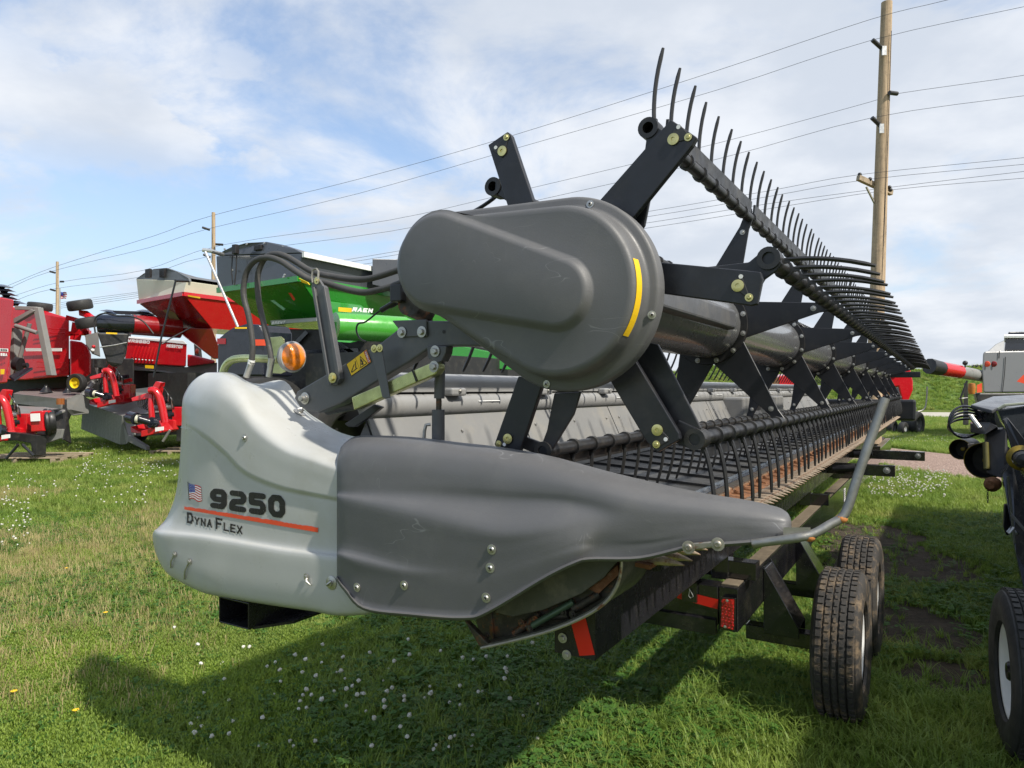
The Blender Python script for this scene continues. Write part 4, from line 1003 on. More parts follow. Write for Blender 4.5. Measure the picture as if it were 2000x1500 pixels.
# ---------------------------------------------------------------- green grain cart
gc = thing('grain_cart', 'green grain cart with dark slate upper walls and rolled black tarp', 'grain cart', tuple(pz(560, 905, 0)), 0)
L8 = Lv*8.0
slab([(422,500,12.6),(590,495,11.5),(583,542,11.5),(425,564,12.6)], L8, 'upper_wall', SLATE, gc)
arc = [(424,499,12.6),(434,491,12.5),(452,482,12.4),(480,474,12.2),(520,472,12.0),(552,478,11.8),(575,486,11.6),(590,494,11.5)]
slab(arc, Lv*.06, 'tarp_end_cap', SLATE, gc)
tarp = MB(); a0 = P3(*arc)
tarp.grid([[p + Lv*(.06+d) - Z*(.10*math.sin(d*1.1)**2*(1 if 0 < i < 7 else 0)) for i, p in enumerate(a0)] for d in np.linspace(0, 7.9, 12)])
tarp.build('roll_tarp', TARP, gc)
w0 = pY(592,497,11.45); MB().bar(w0, w0+Lv*1.62, .05, .085).build('tarp_rail', WHITE, gc)
slab([(727,505,12.75),(800,507,13.1),(800,572,13.1),(727,556,12.75)], Lv*.5, 'grain_spout_box', SLATE, gc)
for x, y, Y in ((440,487,12.4),(483,477,12.2),(517,475,12.0),(553,482,11.8),(455,528,12.3),(557,537,11.6),(555,541,11.6),(459,555,12.3)):
    MB().bolt(pY(x,y,Y-.01), -Lv, .02, washer=False).build('bolt', STEEL, gc)
for (x, y, w_, h_) in ((460,487,.10,.16),(506,484,.18,.09)):
    MB().box(pY(x,y,12.05), (w_,.08,h_), (Fv,Lv,Z)).build('latch_block', INK, gc, bevel=.01)
MB().tube(P3((462,499,12.1),(461,530,12.1),(458,556,12.1)), .012, 6).tube(P3((454,500,12.15),(452,530,12.15),(455,556,12.15)), .010, 6).build('seam_strap', INK, gc)
# hopper: top loop, lower loop
A, B = pY(425,565,12.6), pY(583,542,11.5)
E, Fp = pY(528,636,13.3), pY(640,622,12.3)
C, D_ = B+L8, A+L8; G, Hh = Fp+Lv*5, E+Lv*5
MB().add([A,B,Fp,E], [(0,1,2,3)], 0, True).build('hopper_end', GREENP, gc, solid=.01)
MB().add([A,B,C,D_,E,Fp,G,Hh], [(1,2,6,5),(2,3,7,6),(3,0,4,7),(4,5,6,7)], 0, True).build('hopper_side', GREENP, gc, solid=.01)
e0 = MB().bar(A-Z*.02, B-Z*.02, .05, .09).build('edge_trim', GREENP, gc)
MB().bar(B-Z*.02, C-Z*.02, .05, .09).build('edge_trim', GREENP, gc)
slab([(583,543,11.45),(600,551,11.4),(604,556,11.4),(590,552,11.45)], Lv*.02, 'yellow_reflector', YEL, gc, 0)
slab([(528,587,11.9),(533,586,11.9),(556,603,12.0),(553,606,12.0)], Lv*.02, 'sight_window', mat('pale_green_window', (.25,.5,.3), .3), gc, 0)
slab([(563,572,11.7),(567,572,11.7),(575,584,11.8),(573,587,11.8)], Lv*.02, 'orange_reflector', ORANGE, gc, 0)
slab([(528,626,12.8),(618,620,12.0),(618,627,12.0),(530,634,12.8)], Lv*.01, 'grey_stripe', mat('stripe_grey', (.33,.34,.33), .4), gc, 0)
mb = MB(); text_on(mb, 'BRENT', ((530,634),(556,632),(558,626),(532,628)), lambda x, y, l: pY(x, y, 12.45-.03*(x-530)/26-l*3), tw=.13, th=.14); mb.build('name_decal', WHITE, gc)
# lower side wall, auger housing
lw = slab([(640,588,11.9),(776,602,14.5),(776,640,14.5),(660,668,11.9),(640,622,11.9)], Lv*.3, 'lower_wall', GREENP, gc)
slab([(661,600,11.80),(686,602,12.1),(686,610,12.1),(661,608,11.80)], Lv*.01, 'yellow_decal', YEL, gc, 0)
mb = MB(); text_on(mb, 'RAEN', ((687,608),(727,611),(729,603),(690,600)), lambda x, y, l: pY(x, y, 12.0+(x-687)*.016-l*5), tw=.16, th=.14, gap=.2); mb.build('name_decal', WHITE, gc)
c0 = pY(654,637,10.6); dd = (Lv*.8+Fv*.35).normalized()
hs = MB().lathe(c0, dd, [(.0001,0),(.205,0),(.208,.01),(.208,1.15),(.20,1.16),(.10,1.5)], 36).build('auger_housing', mat('bright_green_paint', (.06,.33,.035), .25, var=.05, coat=.6), gc)
MB().boxv([c0-dd*.03+Fv*a+Z*b+dd*d for d in (0,.03) for a, b in ((-.09,-.10),(.02,-.10),(.02,.06),(-.09,.06))]).build('bearing_mount', GREENP, hs)
MB().box(c0+dd*.6+Lv*1.2-Z*.9, (1.6,3.6,1.0), (Fv,Lv,Z)).build('underframe', BPLAS, gc)
for (x, y, Y, r, w) in ((655,800,10.6,.82,.7),(838,760,14.2,.95,.8),(520,790,12.2,.9,.7)):
    c = pY(x, y, Y); c.z = r; t_ = tyre(gc, c, Fv, r, w, BPLAS)
slab([(515,642,12.9),(800,645,12.9),(990,690,12.9),(990,800,12.9),(515,800,12.9)], Lv*.6, 'axle_frame', BPLAS, gc)
for (a, b) in (((540,650),(575,690)),((600,648),(560,690)),((640,655),(690,690)),((520,690),(700,684))): MB().bar(pY(*a,12.8), pY(*b,12.8), .07, .07).build('frame_brace', SKYB, gc)
slab([(862,668,12.6),(990,694,12.6),(990,722,12.6),(862,712,12.6)], Lv*.2, 'side_panel', GREENP, gc)
# black folded spout of the cart with a red reflection painted on as a patch
sp = [(424,662,10.6),(438,650,10.6),(452,640,10.6),(478,632,10.6),(505,634,10.6),(512,648,10.6),(512,735,10.6),(424,735,10.6)]
s_ = MB().prism(P3(*sp), Lv*.5+Fv*.1).build('folded_spout', SKYB, gc, bevel=.03)
slab([(424,661,10.58),(440,661,10.58),(440,672,10.58),(424,672,10.58)], Lv*.01, 'red_reflection', RED_SHADE, s_, 0)
slab([(459,639,10.57),(481,639,10.57),(481,642,10.57),(459,642,10.57)], Lv*.01, 'yellow_reflector', YEL, s_, 0)
slab([(495,663,10.57),(520,663,10.57),(520,675,10.57),(495,675,10.57)], Lv*.01, 'orange_reflector', ORANGE, s_, 0)
MB().tube(P3((396,488,12.0),(412,490,12.0),(435,497,12.4)), .035, 8).tube(P3((401,492,12.0),(430,558,11.8),(462,632,11.4),(487,700,11.2)), .022, 8).build('tarp_crank', ALU, gc)

# ---------------------------------------------------------------- red grain cart
rc = thing('grain_cart', 'red grain cart with cream upper walls and grey rolled tarp', 'grain cart', tuple(pz(440, 880, 0)), 0)
L7 = Lv*7
slab([(266,545,17.3),(365,549,16.1),(358,574,16.1),(271,588,17.3)], L7, 'upper_wall', CREAM, rc)
arc = [(266,544,17.3),(280,534,17.1),(300,525,16.9),(325,523,16.6),(345,530,16.4),(368,543,16.1),(370,550,16.1),(266,545.5,17.3)]
slab(arc, Lv*.06, 'tarp_end_cap', mat('cap_grey', (.12,.13,.14), .4), rc)
for x, y in ((290,534),(318,533)): MB().box(pY(x,y,16.6), (.18,.06,.2), (Fv,Lv,Z)).build('latch_block', INK, rc)
a0 = P3(*arc[:6]); tp_ = MB()
tp_.grid([[p+Lv*(.06+d)-Z*.12*abs(math.sin(d*1.6))*(0 if i in (0,5) else 1) for i, p in enumerate(a0)] for d in np.linspace(0, 7, 20)])
tp_.build('roll_tarp', TARP, rc)
A, B = pY(269,590,17.3), pY(358,574,16.0); E, Fp = pY(345,646,18.0), pY(414,641,16.9)
C, D_ = B+L7, A+L7; G, Hh = Fp+Lv*4.5, E+Lv*4.5
MB().add([A,B,Fp,E], [(0,1,2,3)], 0, True).build('hopper_end', RED_SHADE, rc, solid=.01)  # darker red puts the end's shade into the paint
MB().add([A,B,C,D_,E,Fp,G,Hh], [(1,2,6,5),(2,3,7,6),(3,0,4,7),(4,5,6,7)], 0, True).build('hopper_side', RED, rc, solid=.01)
MB().bar(A, B, .05, .09).bar(B, C, .05, .09).build('edge_trim', RED, rc)
slab([(366,576,15.95),(390,580,15.9),(390,583,15.9),(368,579,15.95)], Lv*.01, 'yellow_decal', YEL, rc, 0)
for i, (a, b, c, d) in enumerate((((318,606),(336,602),(352,628),(340,630)),((340,596),(352,594),(378,622),(366,624)))):
    slab([(*a,17.0),(*b,16.9),(*c,17.1),(*d,17.2)], Lv*.005, 'faded_panel', mat('faded_olive', (.22,.17,.07), .4, var=.3), rc, 0)
slab([(338,640,17.2),(414,642,16.8),(436,700,16.8),(418,700,16.9),(352,650,17.3)], bk(400, .4), 'lower_chute', RED_SHADE, rc)
MB().cyl(pY(258,634,16.5), pY(352,642,17.2), .235, .23, n=28).build('auger_tube', RED_SHADE, rc)
so = MB().lathe(pY(190,632,16.2), (pY(257,633,16.5)-pY(190,632,16.2)), [(.0001,0),(.19,0),(.21,.03),(.215,.8)], 28).build('auger_spout', SKYB, rc)
hood = [(190,650,16.1),(252,651,16.4),(247,690,16.4),(238,712,16.3),(222,717,16.3),(209,708,16.2),(200,680,16.1)]
ho = MB().prism(P3(*hood), bk(222, .5)).build('spout_hood', BPLAS, so, bevel=.03)
slab([(208,649,16.0),(229,650,16.1),(229,653,16.1),(208,652,16.0)], -Lv*.01, 'yellow_reflector', YEL, so, 0)
MB().tube(P3((196,678,16.0),(225,674,16.1),(248,669,16.2)), .015, 6).build('support_rod', STEEL, so)
MB().tube([pY(p[0],p[1],16.0) for p in smooth_poly([(186,650),(184,630),(189,618),(205,612),(228,617),(255,618),(280,628),(300,652)],4)], .018, 6).build('hydraulic_hose', BPLAS, rc)
MB().tube(P3((342,548,15.6),(368,549,15.9)), .03, 8).tube(P3((343,549,15.6),(330,600,15.6),(315,660,15.6),(307,700,15.6),(300,737,15.6)), .022, 8).build('tarp_crank', BLACKM, rc)
MB().tube(P3((316,672,15.6),(335,660,15.8),(372,640,16.4)), .016, 6).build('brace_rod', BLACKM, rc)
for (x, y, Y, r) in ((440,760,19,.9),(500,760,18.5,.9)):
    c = pY(x, y, Y); c.z = r; tyre(rc, c, Fv, r, .7, RED)
MB().box(pY(430,760,18.8), (1.6,3,.8), (Fv,Lv,Z)).build('underframe', BPLAS, rc)

# ---------------------------------------------------------------- red windrower with WR9980 hood
wr = thing('windrower', 'red windrower with white topped louvred hood lettered WR9980 and HESSTON', 'windrower', tuple(pz(310, 850, 0)), 0)
YW = 21
hd_ = slab([(249,660,YW),(365,673,YW-.6),(363,716,YW-.6),(243,709,YW)], bk(300, 1.2), 'engine_hood', RED, wr, .03)
slab([(252,657,YW-.03),(358,665,YW-.6),(366,673,YW-.64),(249,660.5,YW-.03)], bk(300, 1.15), 'hood_top', WHITE, wr, .01)
for i in range(7):
    x = 262+6.6*i
    slab([(x+4,675+i*.7,YW-.14-.035*i),(x+6,675+i*.7,YW-.14-.035*i),(x-1.5,698+i*.7,YW-.14-.035*i),(x-3.5,698+i*.7,YW-.14-.035*i)], -Lv*.03, 'louvre', RED, hd_, .008)
    MB().ball(pY(x-3.5,701+i*.5,YW-.2-.035*i), .02, 6, 4).build('rivet', WHITE, hd_)
mb = MB(); text_on(mb, 'WR9980', ((249,668),(292,671.5),(293,665.5),(250,662)), lambda x, y, l: pY(x, y, YW-.03-.0052*(x-249)-.02-l*3), tw=.15, th=.14, gap=.12); mb.build('model_decal', WHITE, hd_)
mb = MB(); text_on(mb, 'HESSTON', ((325,678),(356,680.5),(357,674.5),(326,672)), lambda x, y, l: pY(x, y, YW-.03-.0052*(x-249)-.02-l*3), tw=.17, th=.14, gap=.12); mb.build('name_decal', WHITE, hd_)
slab([(246,710,YW+.1),(364,717,YW-.5),(424,708,YW-.8),(424,742,YW-.8),(380,735,YW-.5),(300,725,YW-.2),(246,722,YW+.1)], bk(300, 1.3), 'chassis_rail', MGREY, wr)
slab([(284,713,YW-.35),(300,714,YW-.4),(300,720,YW-.4),(284,719,YW-.35)], -Lv*.01, 'warning_label', YEL, wr, 0)
slab([(366,692,YW-.7),(380,694,YW-.7),(420,704,YW-.9),(420,709,YW-.9),(366,716,YW-.7)], bk(390, .8), 'fender', RED, wr, .03)
slab([(250,722,YW+.6),(424,735,YW+.2),(424,800,YW+.2),(250,800,YW+.6)], bk(330, 1), 'engine_bay', BPLAS, wr, .02)
for (x, Y, r) in ((262,20.6,.42),(425,20.0,.8)):
    c = pY(x, 760, Y); c.z = r; tyre(wr, c, (-Lv*.9+Fv*.2), r, .35, CREAM)
slab([(378,664,YW+1.2),(386,664,YW+1.2),(390,700,YW+1.2),(380,700,YW+1.2)], Lv*.1, 'cab_post', BPLAS, wr)
MB().lathe(pY(386,686,YW-1.2), -Lv, [(.06,0),(.08,.02),(.04,.05),(.001,.06)], 16).build('side_lamp', ORANGE, wr)

# ---------------------------------------------------------------- disc mowers
def mower_head(par, dx, dy, Y, s=1.0):
    """red arched hitch frame, gear drive and cylinders, laid out round pixel (dx, dy)"""
    T = lambda x, y, d=0: pY(dx+x*s, dy+y*s, Y+d)
    arch = smooth_poly([(-8,-22),(2,-22),(10,-12),(15,4),(19,22),(22,40)], 4); MB().tube([T(-4,-20,-.45), T(-5,4,-.5), T(-3,32,-.5)], .07*s*Y/17, 12).build('hitch_leg', RED, par)
    MB().tube([T(p[0], p[1], -.55) for p in arch], .085*s*Y/17, 12).build('hitch_arch', RED, par)
    MB().prism([T(-12,-14,-.1), T(4,-40,-.1), T(14,-38,-.1), T(6,-8,-.1)], Lv*.12).build('mast_plate', RED, par, bevel=.01)
    MB().prism([T(-44,-8,-.6), T(-12,-18,-.5), T(-2,-16,-.5), T(-2,-8,-.5), T(-42,-1,-.6)], Lv*.10).build('link_arm', RED, par, bevel=.01)
    MB().prism([T(-46,48,-.5), T(24,34,-.2), T(40,36,-.2), T(40,54,-.2), T(16,60,-.3), T(-24,62,-.5), T(-44,60,-.5)], Lv*.25).build('hitch_beam', RED, par, bevel=.015)
    MB().prism([T(-18,56,-.6), T(16,48,-.6), T(16,60,-.6), T(-18,68,-.6)], -Lv*.08).build('hitch_beam', RED, par, bevel=.01)
    MB().prism([T(4,50,-.72), T(20,48,-.72), T(20,55,-.72), T(4,58,-.72)], -Lv*.012).build('safety_label', WHITE, par)
    for (a, b, r) in (((-30,33),(-6,40),.085),((-34,33),(-46,30),.14),((-6,40),(4,42),.13)):
        MB().cyl(T(*a, -.7), T(*b, -.6), r*s, n=18).build('driveline_shield', SKYB, par)
    MB().cyl(T(-33,33,-.69), T(-28,34,-.69), .10*s, n=14).build('driveline_collar', CREAM, par)
    for i, (x, y) in enumerate(((22,-2),(28,12),(34,26),(20,10),(28,28))):
        MB().cyl(T(x-6,y,-.1), T(x+8,y-2,-.1), .07*s, n=14).build('cylinder', STEEL if i % 2 else BLACKM, par)
    MB().prism([T(34,12,-.1), T(42,14,-.1), T(48,36,-.1), T(44,50,-.1), T(38,48,-.1)], Lv*.25).build('belt_guard', BPLAS, par, bevel=.02)
    MB().box(T(52,28), (.16*s*Y/17*1.6, .3, .45*s), (Vector((1,0,0)), Vector((0,1,0)), Z)).build('gearbox', RED, par, bevel=.02)
    for k in range(4):
        pts = smooth_poly([(-20+k*3,-14),(-30+k*4,-2),(-28+k*5,10+k*2),(-16+k*3,4),(-10+k*2,-12)], 4)
        MB().tube([T(p[0], p[1], -.25) for p in pts], .012, 6).build('hydraulic_hose', BPLAS, par)
    for k in range(5):
        MB().tube([T(18+k*2,-30+k*3,-.1), T(26+k*3,-18+k*4,-.2), T(24+k*4,-6+k*5,-.15)], .012, 6).build('pipe', ALU if k%2 else BPLAS, par)
def pallet(px0, px1, yb, Y, par_label, planks=3, dx=0.0):
    t = thing('pallet', par_label, 'pallet', tuple(pz((px0+px1)/2, yb, 0)))
    a, b = pz(px0, yb, 0), pz(px1, yb, 0)
    d = (b-a); l = d.length; d.normalize(); n = Vector((-d.y, d.x, 0))
    for i in range(4):
        MB().box((a+b)/2+n*(.12+.40*i)+Z*.135, (l, .13, .022), (d, n, Z)).build('plank', WOODM, t, bevel=.003)
    for i in range(3):
        MB().box(a+d*(.08+(l-.16)*i/2)+n*.72+Z*.062, (.09, 1.4, .12), (d, n, Z)).build('bearer', WOODM, t, bevel=.003)
    for i in (0, 2): MB().box((a+b)/2+n*(.10+.6*i)+Z*.012-Z*.01, (l, .10, .02), (d, n, Z)).build('plank', WOODM, t, bevel=.003)
    return t
m1 = thing('disc_mower', 'disc mower with flat grey deck and red hitch frame next to the shield', 'mower', tuple(pz(260, 880, 0)))
slab([(163,786,21),(228,764,21.5),(300,755,20.5),(372,772,19.5),(372,806,17.5),(300,812,17.2),(238,812,17.6)], -Z*.05, 'deck', MGREY, m1)
slab([(162,786,21),(238,812,17.55),(246,868,17.55),(233,868,17.6),(158,838,21)], Lv*.06, 'curtain', CURT, m1)
slab([(238,812,17.6),(262,806,17.3),(262,850,17.2),(246,868,17.5)], Lv*.05, 'end_skirt', MGREY, m1)
slab([(240,812,17.4),(300,806,17.1),(372,800,17.0),(372,848,17.0),(250,852,17.3),(241,830,17.4)], Lv*.1, 'front_apron', mat('plum_dark_paint', (.05,.045,.055), .3, coat=.3), m1)
mower_head(m1, 300, 785, 16.9)
for x, y in ((241,786),(238,783)): MB().lathe(pY(x,y,20), Z, [(.14,-.12),(.05,.0),(.03,.05),(.001,.05)], 12).build('hook', BLACKM, m1)
slab([(346,800,16.8),(362,806,16.8),(362,862,16.8),(344,862,16.8)], Lv*.1, 'stand', BPLAS, m1)
MB().tube(P3((318,862,16.6),(332,840,16.6)), .03, 8).build('prop', MGREY, m1)
slab([(250,850,17.0),(285,872,16.9),(285,880,16.9),(248,862,17.0)], Lv*.1, 'skid_rail', MGREY, m1)
pallet(288, 372, 893, 16.7, 'weathered wooden pallet under the mower nearest the grey shield')
m2 = thing('disc_mower', 'disc mower with round black end cap on a pallet at the left edge', 'mower', tuple(pz(60, 900, 0)))
slab([(30,792,16.4),(90,795,16.2),(128,800,15.4),(96,815,15.2),(40,810,15.6)], -Z*.05, 'deck', MGREY, m2)
slab([(100,800,15.3),(128,797,15.6),(136,866,15.6),(122,858,15.4),(104,848,15.3)], Lv*.04, 'end_curtain', BPLAS, m2)
slab([(72,838,15.4),(122,838,15.3),(118,856,15.3),(72,872,15.3)], Lv*.05, 'front_skirt', MGREY, m2)
MB().lathe(pY(86,825,15.2), pY(104,823,15.3)-pY(86,825,15.2), [(.0001,0),(.26,0),(.29,.03),(.29,.07),(.26,.09),(.27,.13),(.24,.2),(.0001,.2)], 28).build('end_cap', BPLAS, m2)
mower_head(m2, 0, 800, 15.3, 1.0)
slab([(58,804,15.0),(82,802,15.0),(84,842,15.0),(60,844,15.0)], Lv*.2, 'red_gearcase', RED, m2, .02)
slab([(60,808,14.96),(78,807,14.96),(79,822,14.96),(61,823,14.96)], -Lv*.01, 'white_label', WHITE, m2, 0)
slab([(0,842,15),(72,850,15),(70,890,15),(62,892,15),(60,866,15),(30,860,15),(0,862,15)], Lv*.2, 'stand', BPLAS, m2)
MB().tube(P3((12,896,14.9),(36,868,14.9)), .03, 8).tube(P3((66,890,14.9),(44,868,14.9)), .03, 8).build('brace', BLACKM, m2)
MB().cyl(pY(118,790,15.2), pY(118,778,15.2), .08, n=14).build('amber_reflector', mat('brown_amber', (.25,.08,.02), .2, coat=.8), m2)
pallet(-60, 108, 908, 15.0, 'pale wooden pallet under the mower at the left edge')
m3 = thing('disc_mower', 'wide grey mower deck with three black hooks behind the other mowers', 'mower', tuple(pz(110, 840, 0)))
slab([(26,768,19),(70,754,20.5),(140,752,20.5),(182,758,20),(150,774,18),(120,778,17.6)], -Z*.05, 'deck', mat('purple_grey_deck', (.21,.175,.175), .4, var=.12, dust=.3), m3)
slab([(26,769,19),(120,780,17.6),(118,800,17.6),(26,788,19)], Lv*.05, 'curtain', MGREY, m3)
slab([(130,780,17.6),(150,770,17.8),(168,780,18),(166,808,18),(140,812,17.8),(130,800,17.6)], Lv*.1, 'end_skirt', MGREY, m3)
for x, y in ((90,756),(132,761),(163,765)): MB().lathe(pY(x,y,18.8), Z, [(.16,-.14),(.07,-.02),(.04,.02),(.04,.06),(.001,.06)], 12).build('hook', BLACKM, m3)
MB().tube(P3((180,748,19),(160,775,18)), .07, 8).build('lift_tube', MGREY, m3)
mower_head(m3, 210, 742, 18.6, .8)
MB().cyl(pY(195,702,18.4), pY(195,718,18.4), .16, n=18).cyl(pY(195,718,18.4), pY(196,770,18.4), .04, n=10).build('upright_driveshaft', BPLAS, m3)

# ---------------------------------------------------------------- red balers at the far left
b1 = thing('baler', 'tall red machine panel at the left edge with white lettering and black discs above', 'baler', tuple(pz(0, 870, 0)))
slab([(-120,560,16.6),(-10,578,16.2),(27,585,16.0),(22,660,16.0),(14,748,16.0),(-120,760,16.6)], bk(-40, 1.6), 'side_panel', RED, b1, .03)
slab([(-6,680,15.98),(16,681,15.96),(16,687,15.96),(-6,686,15.98)], -Lv*.01, 'name_plate', WHITE, b1, 0)
mb = MB(); text_on(mb, 'SON', ((1,685.5),(14,686),(14,682),(1,681.5)), lambda x, y, l: pY(x, y, 15.93-l), tw=.17, th=.15); mb.build('name_lettering', INK, b1)
mb = MB(); text_on(mb, '68A', ((1,695),(14,695.5),(14,690),(1,689.5)), lambda x, y, l: pY(x, y, 15.93-l), tw=.17, th=.15); mb.build('model_lettering', WHITE, b1)
slab([(2,721,15.97),(9,721,15.97),(8,731,15.97),(2,731,15.97)], -Lv*.01, 'warning_label', YEL, b1, 0)
for i, (x, y) in enumerate(((2,558),(8,566),(12,574),(16,582),(4,590),(30,590))):
    MB().lathe(pY(x, y, 17.5), Z+Fv*.1, [(.001,.02),(.1,.03),(.26-.02*(i%2),-.02),(.26,-.03),(.1,-.02),(.05,-.1)], 22).build('disc_blade', SKYB, b1)
slab([(28,597,17.0),(70,599,17.0),(74,606,17.0),(28,605,17.0)], Lv*.12, 'lift_frame', MGREY, b1)
slab([(64,600,16.98),(74,600,16.98),(101,733,16.98),(90,733,16.98)], Lv*.12, 'lift_frame', MGREY, b1)
slab([(26,632,16.96),(26,622,16.96),(60,604,16.96),(68,607,16.96)], Lv*.10, 'lift_frame', MGREY, b1)
MB().tube(P3((30,636,16.9),(72,650,16.9)), .05, 10).tube(P3((58,632,17.1),(36,708,17.1)), .05, 8).build('lift_cylinder', MGREY, b1)
slab([(18,640,17.3),(26,640,17.3),(30,730,17.3),(20,740,17.3)], Lv*.2, 'rear_post', MGREY, b1)
MB().cyl(pY(30,710,16.9), pY(40,712,16.9), .16, n=14).cyl(pY(46,714,16.8), pY(54,713,16.8), .06, n=12).build('coupler', BLACKM, b1)
MB().prism(P3((18,738,16.4),(52,722,16.6),(64,722,16.6),(28,745,16.4)), Z*.05).build('dark_shield', SKYB, b1)
b2 = thing('baler', 'red baler with a white stripe on its side panel and upturned wheels above', 'baler', tuple(pz(110, 840, 0)))
slab([(5,598,19.4),(75,603,19.2),(135,621,18.9),(135,734,18.9),(48,742,19.2),(5,742,19.4)], bk(80, 1.5), 'side_panel', RED, b2, .03)
for y0 in (640, 648, 706, 716): slab([(72,y0,18.98),(130,y0+2,18.85),(130,y0+3.4,18.85),(72,y0+1.4,18.98)], -Lv*.02, 'pressed_rib', RED, b2, .006)
slab([(50,680,19.1),(121,680,18.86),(121,686,18.86),(52,686,19.1)], -Lv*.015, 'white_stripe', WHITE, b2, 0)
slab([(136,664,18.6),(160,668,18.5),(172,676,18.5),(178,692,18.5),(178,730,18.5),(164,738,18.5),(137,739,18.6)], bk(157, .6), 'rear_door', RED, b2, .04)
for a, b in (((131,620),(160,628)),((148,630),(143,664)),((160,626),(176,664)),((131,652),(176,650)),((150,664),(158,630))):
    MB().bar(pY(*a,18.8), pY(*b,18.8), .12, .12).build('frame_bar', RED, b2)
slab([(166,655,18.2),(192,648,18.2),(196,696,18.2),(180,690,18.2),(168,672,18.2)], bk(180, .4), 'control_box', MGREY, b2)
for x, y, m_ in ((183,677,RED),(181,684,WHITE)): MB().ball(pY(x,y,18.1), .045, 10, 6).build('side_lamp', m_, b2)
tyre(b2, pY(78,599,19.3), (Fv*.15+Z*1.0), .30, .22, YRIM, rr=.5)
tyre(b2, pY(156,596,18.6), (-Lv*.25+Z*1.0), .30, .26, YRIM, rr=.5)
tyre(b2, pY(171,630,18.3), (-Lv*.25+Z*1.0), .28, .27, YRIM, rr=.5)
MB().prism(P3((153,606,18.6),(160,606,18.6),(176,618,18.5),(172,622,18.5),(154,616,18.6)), Lv*.15).build('wheel_bracket', RED, b2, bevel=.01)
c = pY(150,748,18.2); tyre(b2, c, (-Lv*.9+Fv*.4), .24, .2, YRIM, rr=.58)
slab([(-60,738,19.9),(140,735,19.9),(140,775,19.9),(-60,780,19.9)], bk(60,.6), 'running_gear', BPLAS, b2, .03)
tyre(b2, pY(88,790,21.4), (-Lv*.9+Fv*.3), .88, .4, BPLAS, rr=.5)
slab([(134,700,19.6),(262,700,20.0),(262,775,20.0),(134,770,19.6)], bk(190,.6), 'rear_underframe', BPLAS, b2, .03)
for (a, c_, m_) in (((186,705),(204,760),MGREY),((222,716),(236,770),BPLAS),((180,745),(250,735),SKYB),((190,720),(215,742),RED),((226,750),(256,742),RED),((150,766),(190,740),MGREY)): MB().bar(pY(*a,19.3), pY(*c_,19.2), .09, .09).build('frame_bar', m_, b2)
d1 = thing('disc_gang', 'cluster of black discs above the red auger tube', 'disc gang', tuple(pz(350, 860, 0)))
for i, (x, y) in enumerate(((285,607),(287,612),(291,616),(283,618),(214,607),(222,610))):
    MB().lathe(pY(x, y, 22), Z+Fv*.15, [(.001,.02),(.1,.03),(.28,-.03),(.1,-.02),(.05,-.1)], 20).build('disc_blade', SKYB, d1)
MB().bar(pY(222,610,22), pY(290,612,22), .1, .1).bar(pY(250,612,22), pY(250,780,22), .12, .12).build('gang_bar', BLACKM, d1)

# ---------------------------------------------------------------- utility poles and lines
POLEW = mat('utility_pole_wood', (0.42, 0.31, 0.20), 0.9, var=0.38, vscale=4, grain=(4, 4, .12), bump=.9, bscale=20, dust=.5, dustcol=(.16,.12,.09))
def pole(top, bot, Y, r, label, arm=True):
    a, b = pY(*top, Y), pY(*bot, Y); d = (b-a)/(b.z-a.z); b = b + d*(-.3-b.z)
    t = thing('utility_pole', label, 'utility pole', (b.x, b.y, 0), 0, 'wooden utility poles')
    MB().tube([b, a], [r*1.25, r*.8], 14).build('pole_shaft', POLEW, t)
    return t, a, b
p1, a1, b1_ = pole((1732,5), (1714,560), 17, .155, 'tall wooden utility pole rising behind the reel, largest of the three')
for (x, y, x2, y2) in ((1704,78,1724,96),(1703,230,1722,248),(1737,181,1752,183)):
    MB().tube(P3((x,y,16.8),(x2,y2,16.9)), .05, 10).build('insulator', BPLAS, p1)
MB().tube(P3((1741,60,16.84),(1733,300,16.84),(1722,555,16.84)), .008, 5).build('ground_wire', BPLAS, p1)
for x, y in ((1727,99),(1722,251)): MB().box(pY(x,y,16.82), (.10,.03,.22)).build('bracket_plate', ALU, p1)
MB().bar(pY(1676,347,16.9), pY(1741,377,17.3), .10, .12).build('crossarm', WOODM, p1)
MB().bar(pY(1692,365,16.9), pY(1712,405,17), .04, .03).build('arm_brace', RUSTYST, p1)
for x, y in ((1679,341),(1699,350),(1737,366),(1739,371)): MB().ball(pY(x,y,17), .05, 8, 5).build('insulator', BPLAS, p1)
p2, a2, b2_ = pole((417,415), (417,545), 43, .13, 'utility pole beside the green grain cart, thin with distance')
for (x, y, x2, y2) in ((395,444,410,449),(397,497,411,503),(421,477,436,478)): MB().tube(P3((x,y,42.8),(x2,y2,42.9)), .07, 8).build('insulator', BPLAS, p2)
p3, a3, b3_ = pole((112,511), (112,620), 68, .15, 'most distant utility pole, above the red baler')
for (x, y, x2, y2) in ((97,530,108,533),(98,565,108,568),(117,550,125,550)): MB().tube(P3((x,y,67.8),(x2,y2,67.9)), .09, 8).build('insulator', BPLAS, p3)
WIRE = mat('wire_grey', (.07,.07,.075), .5)
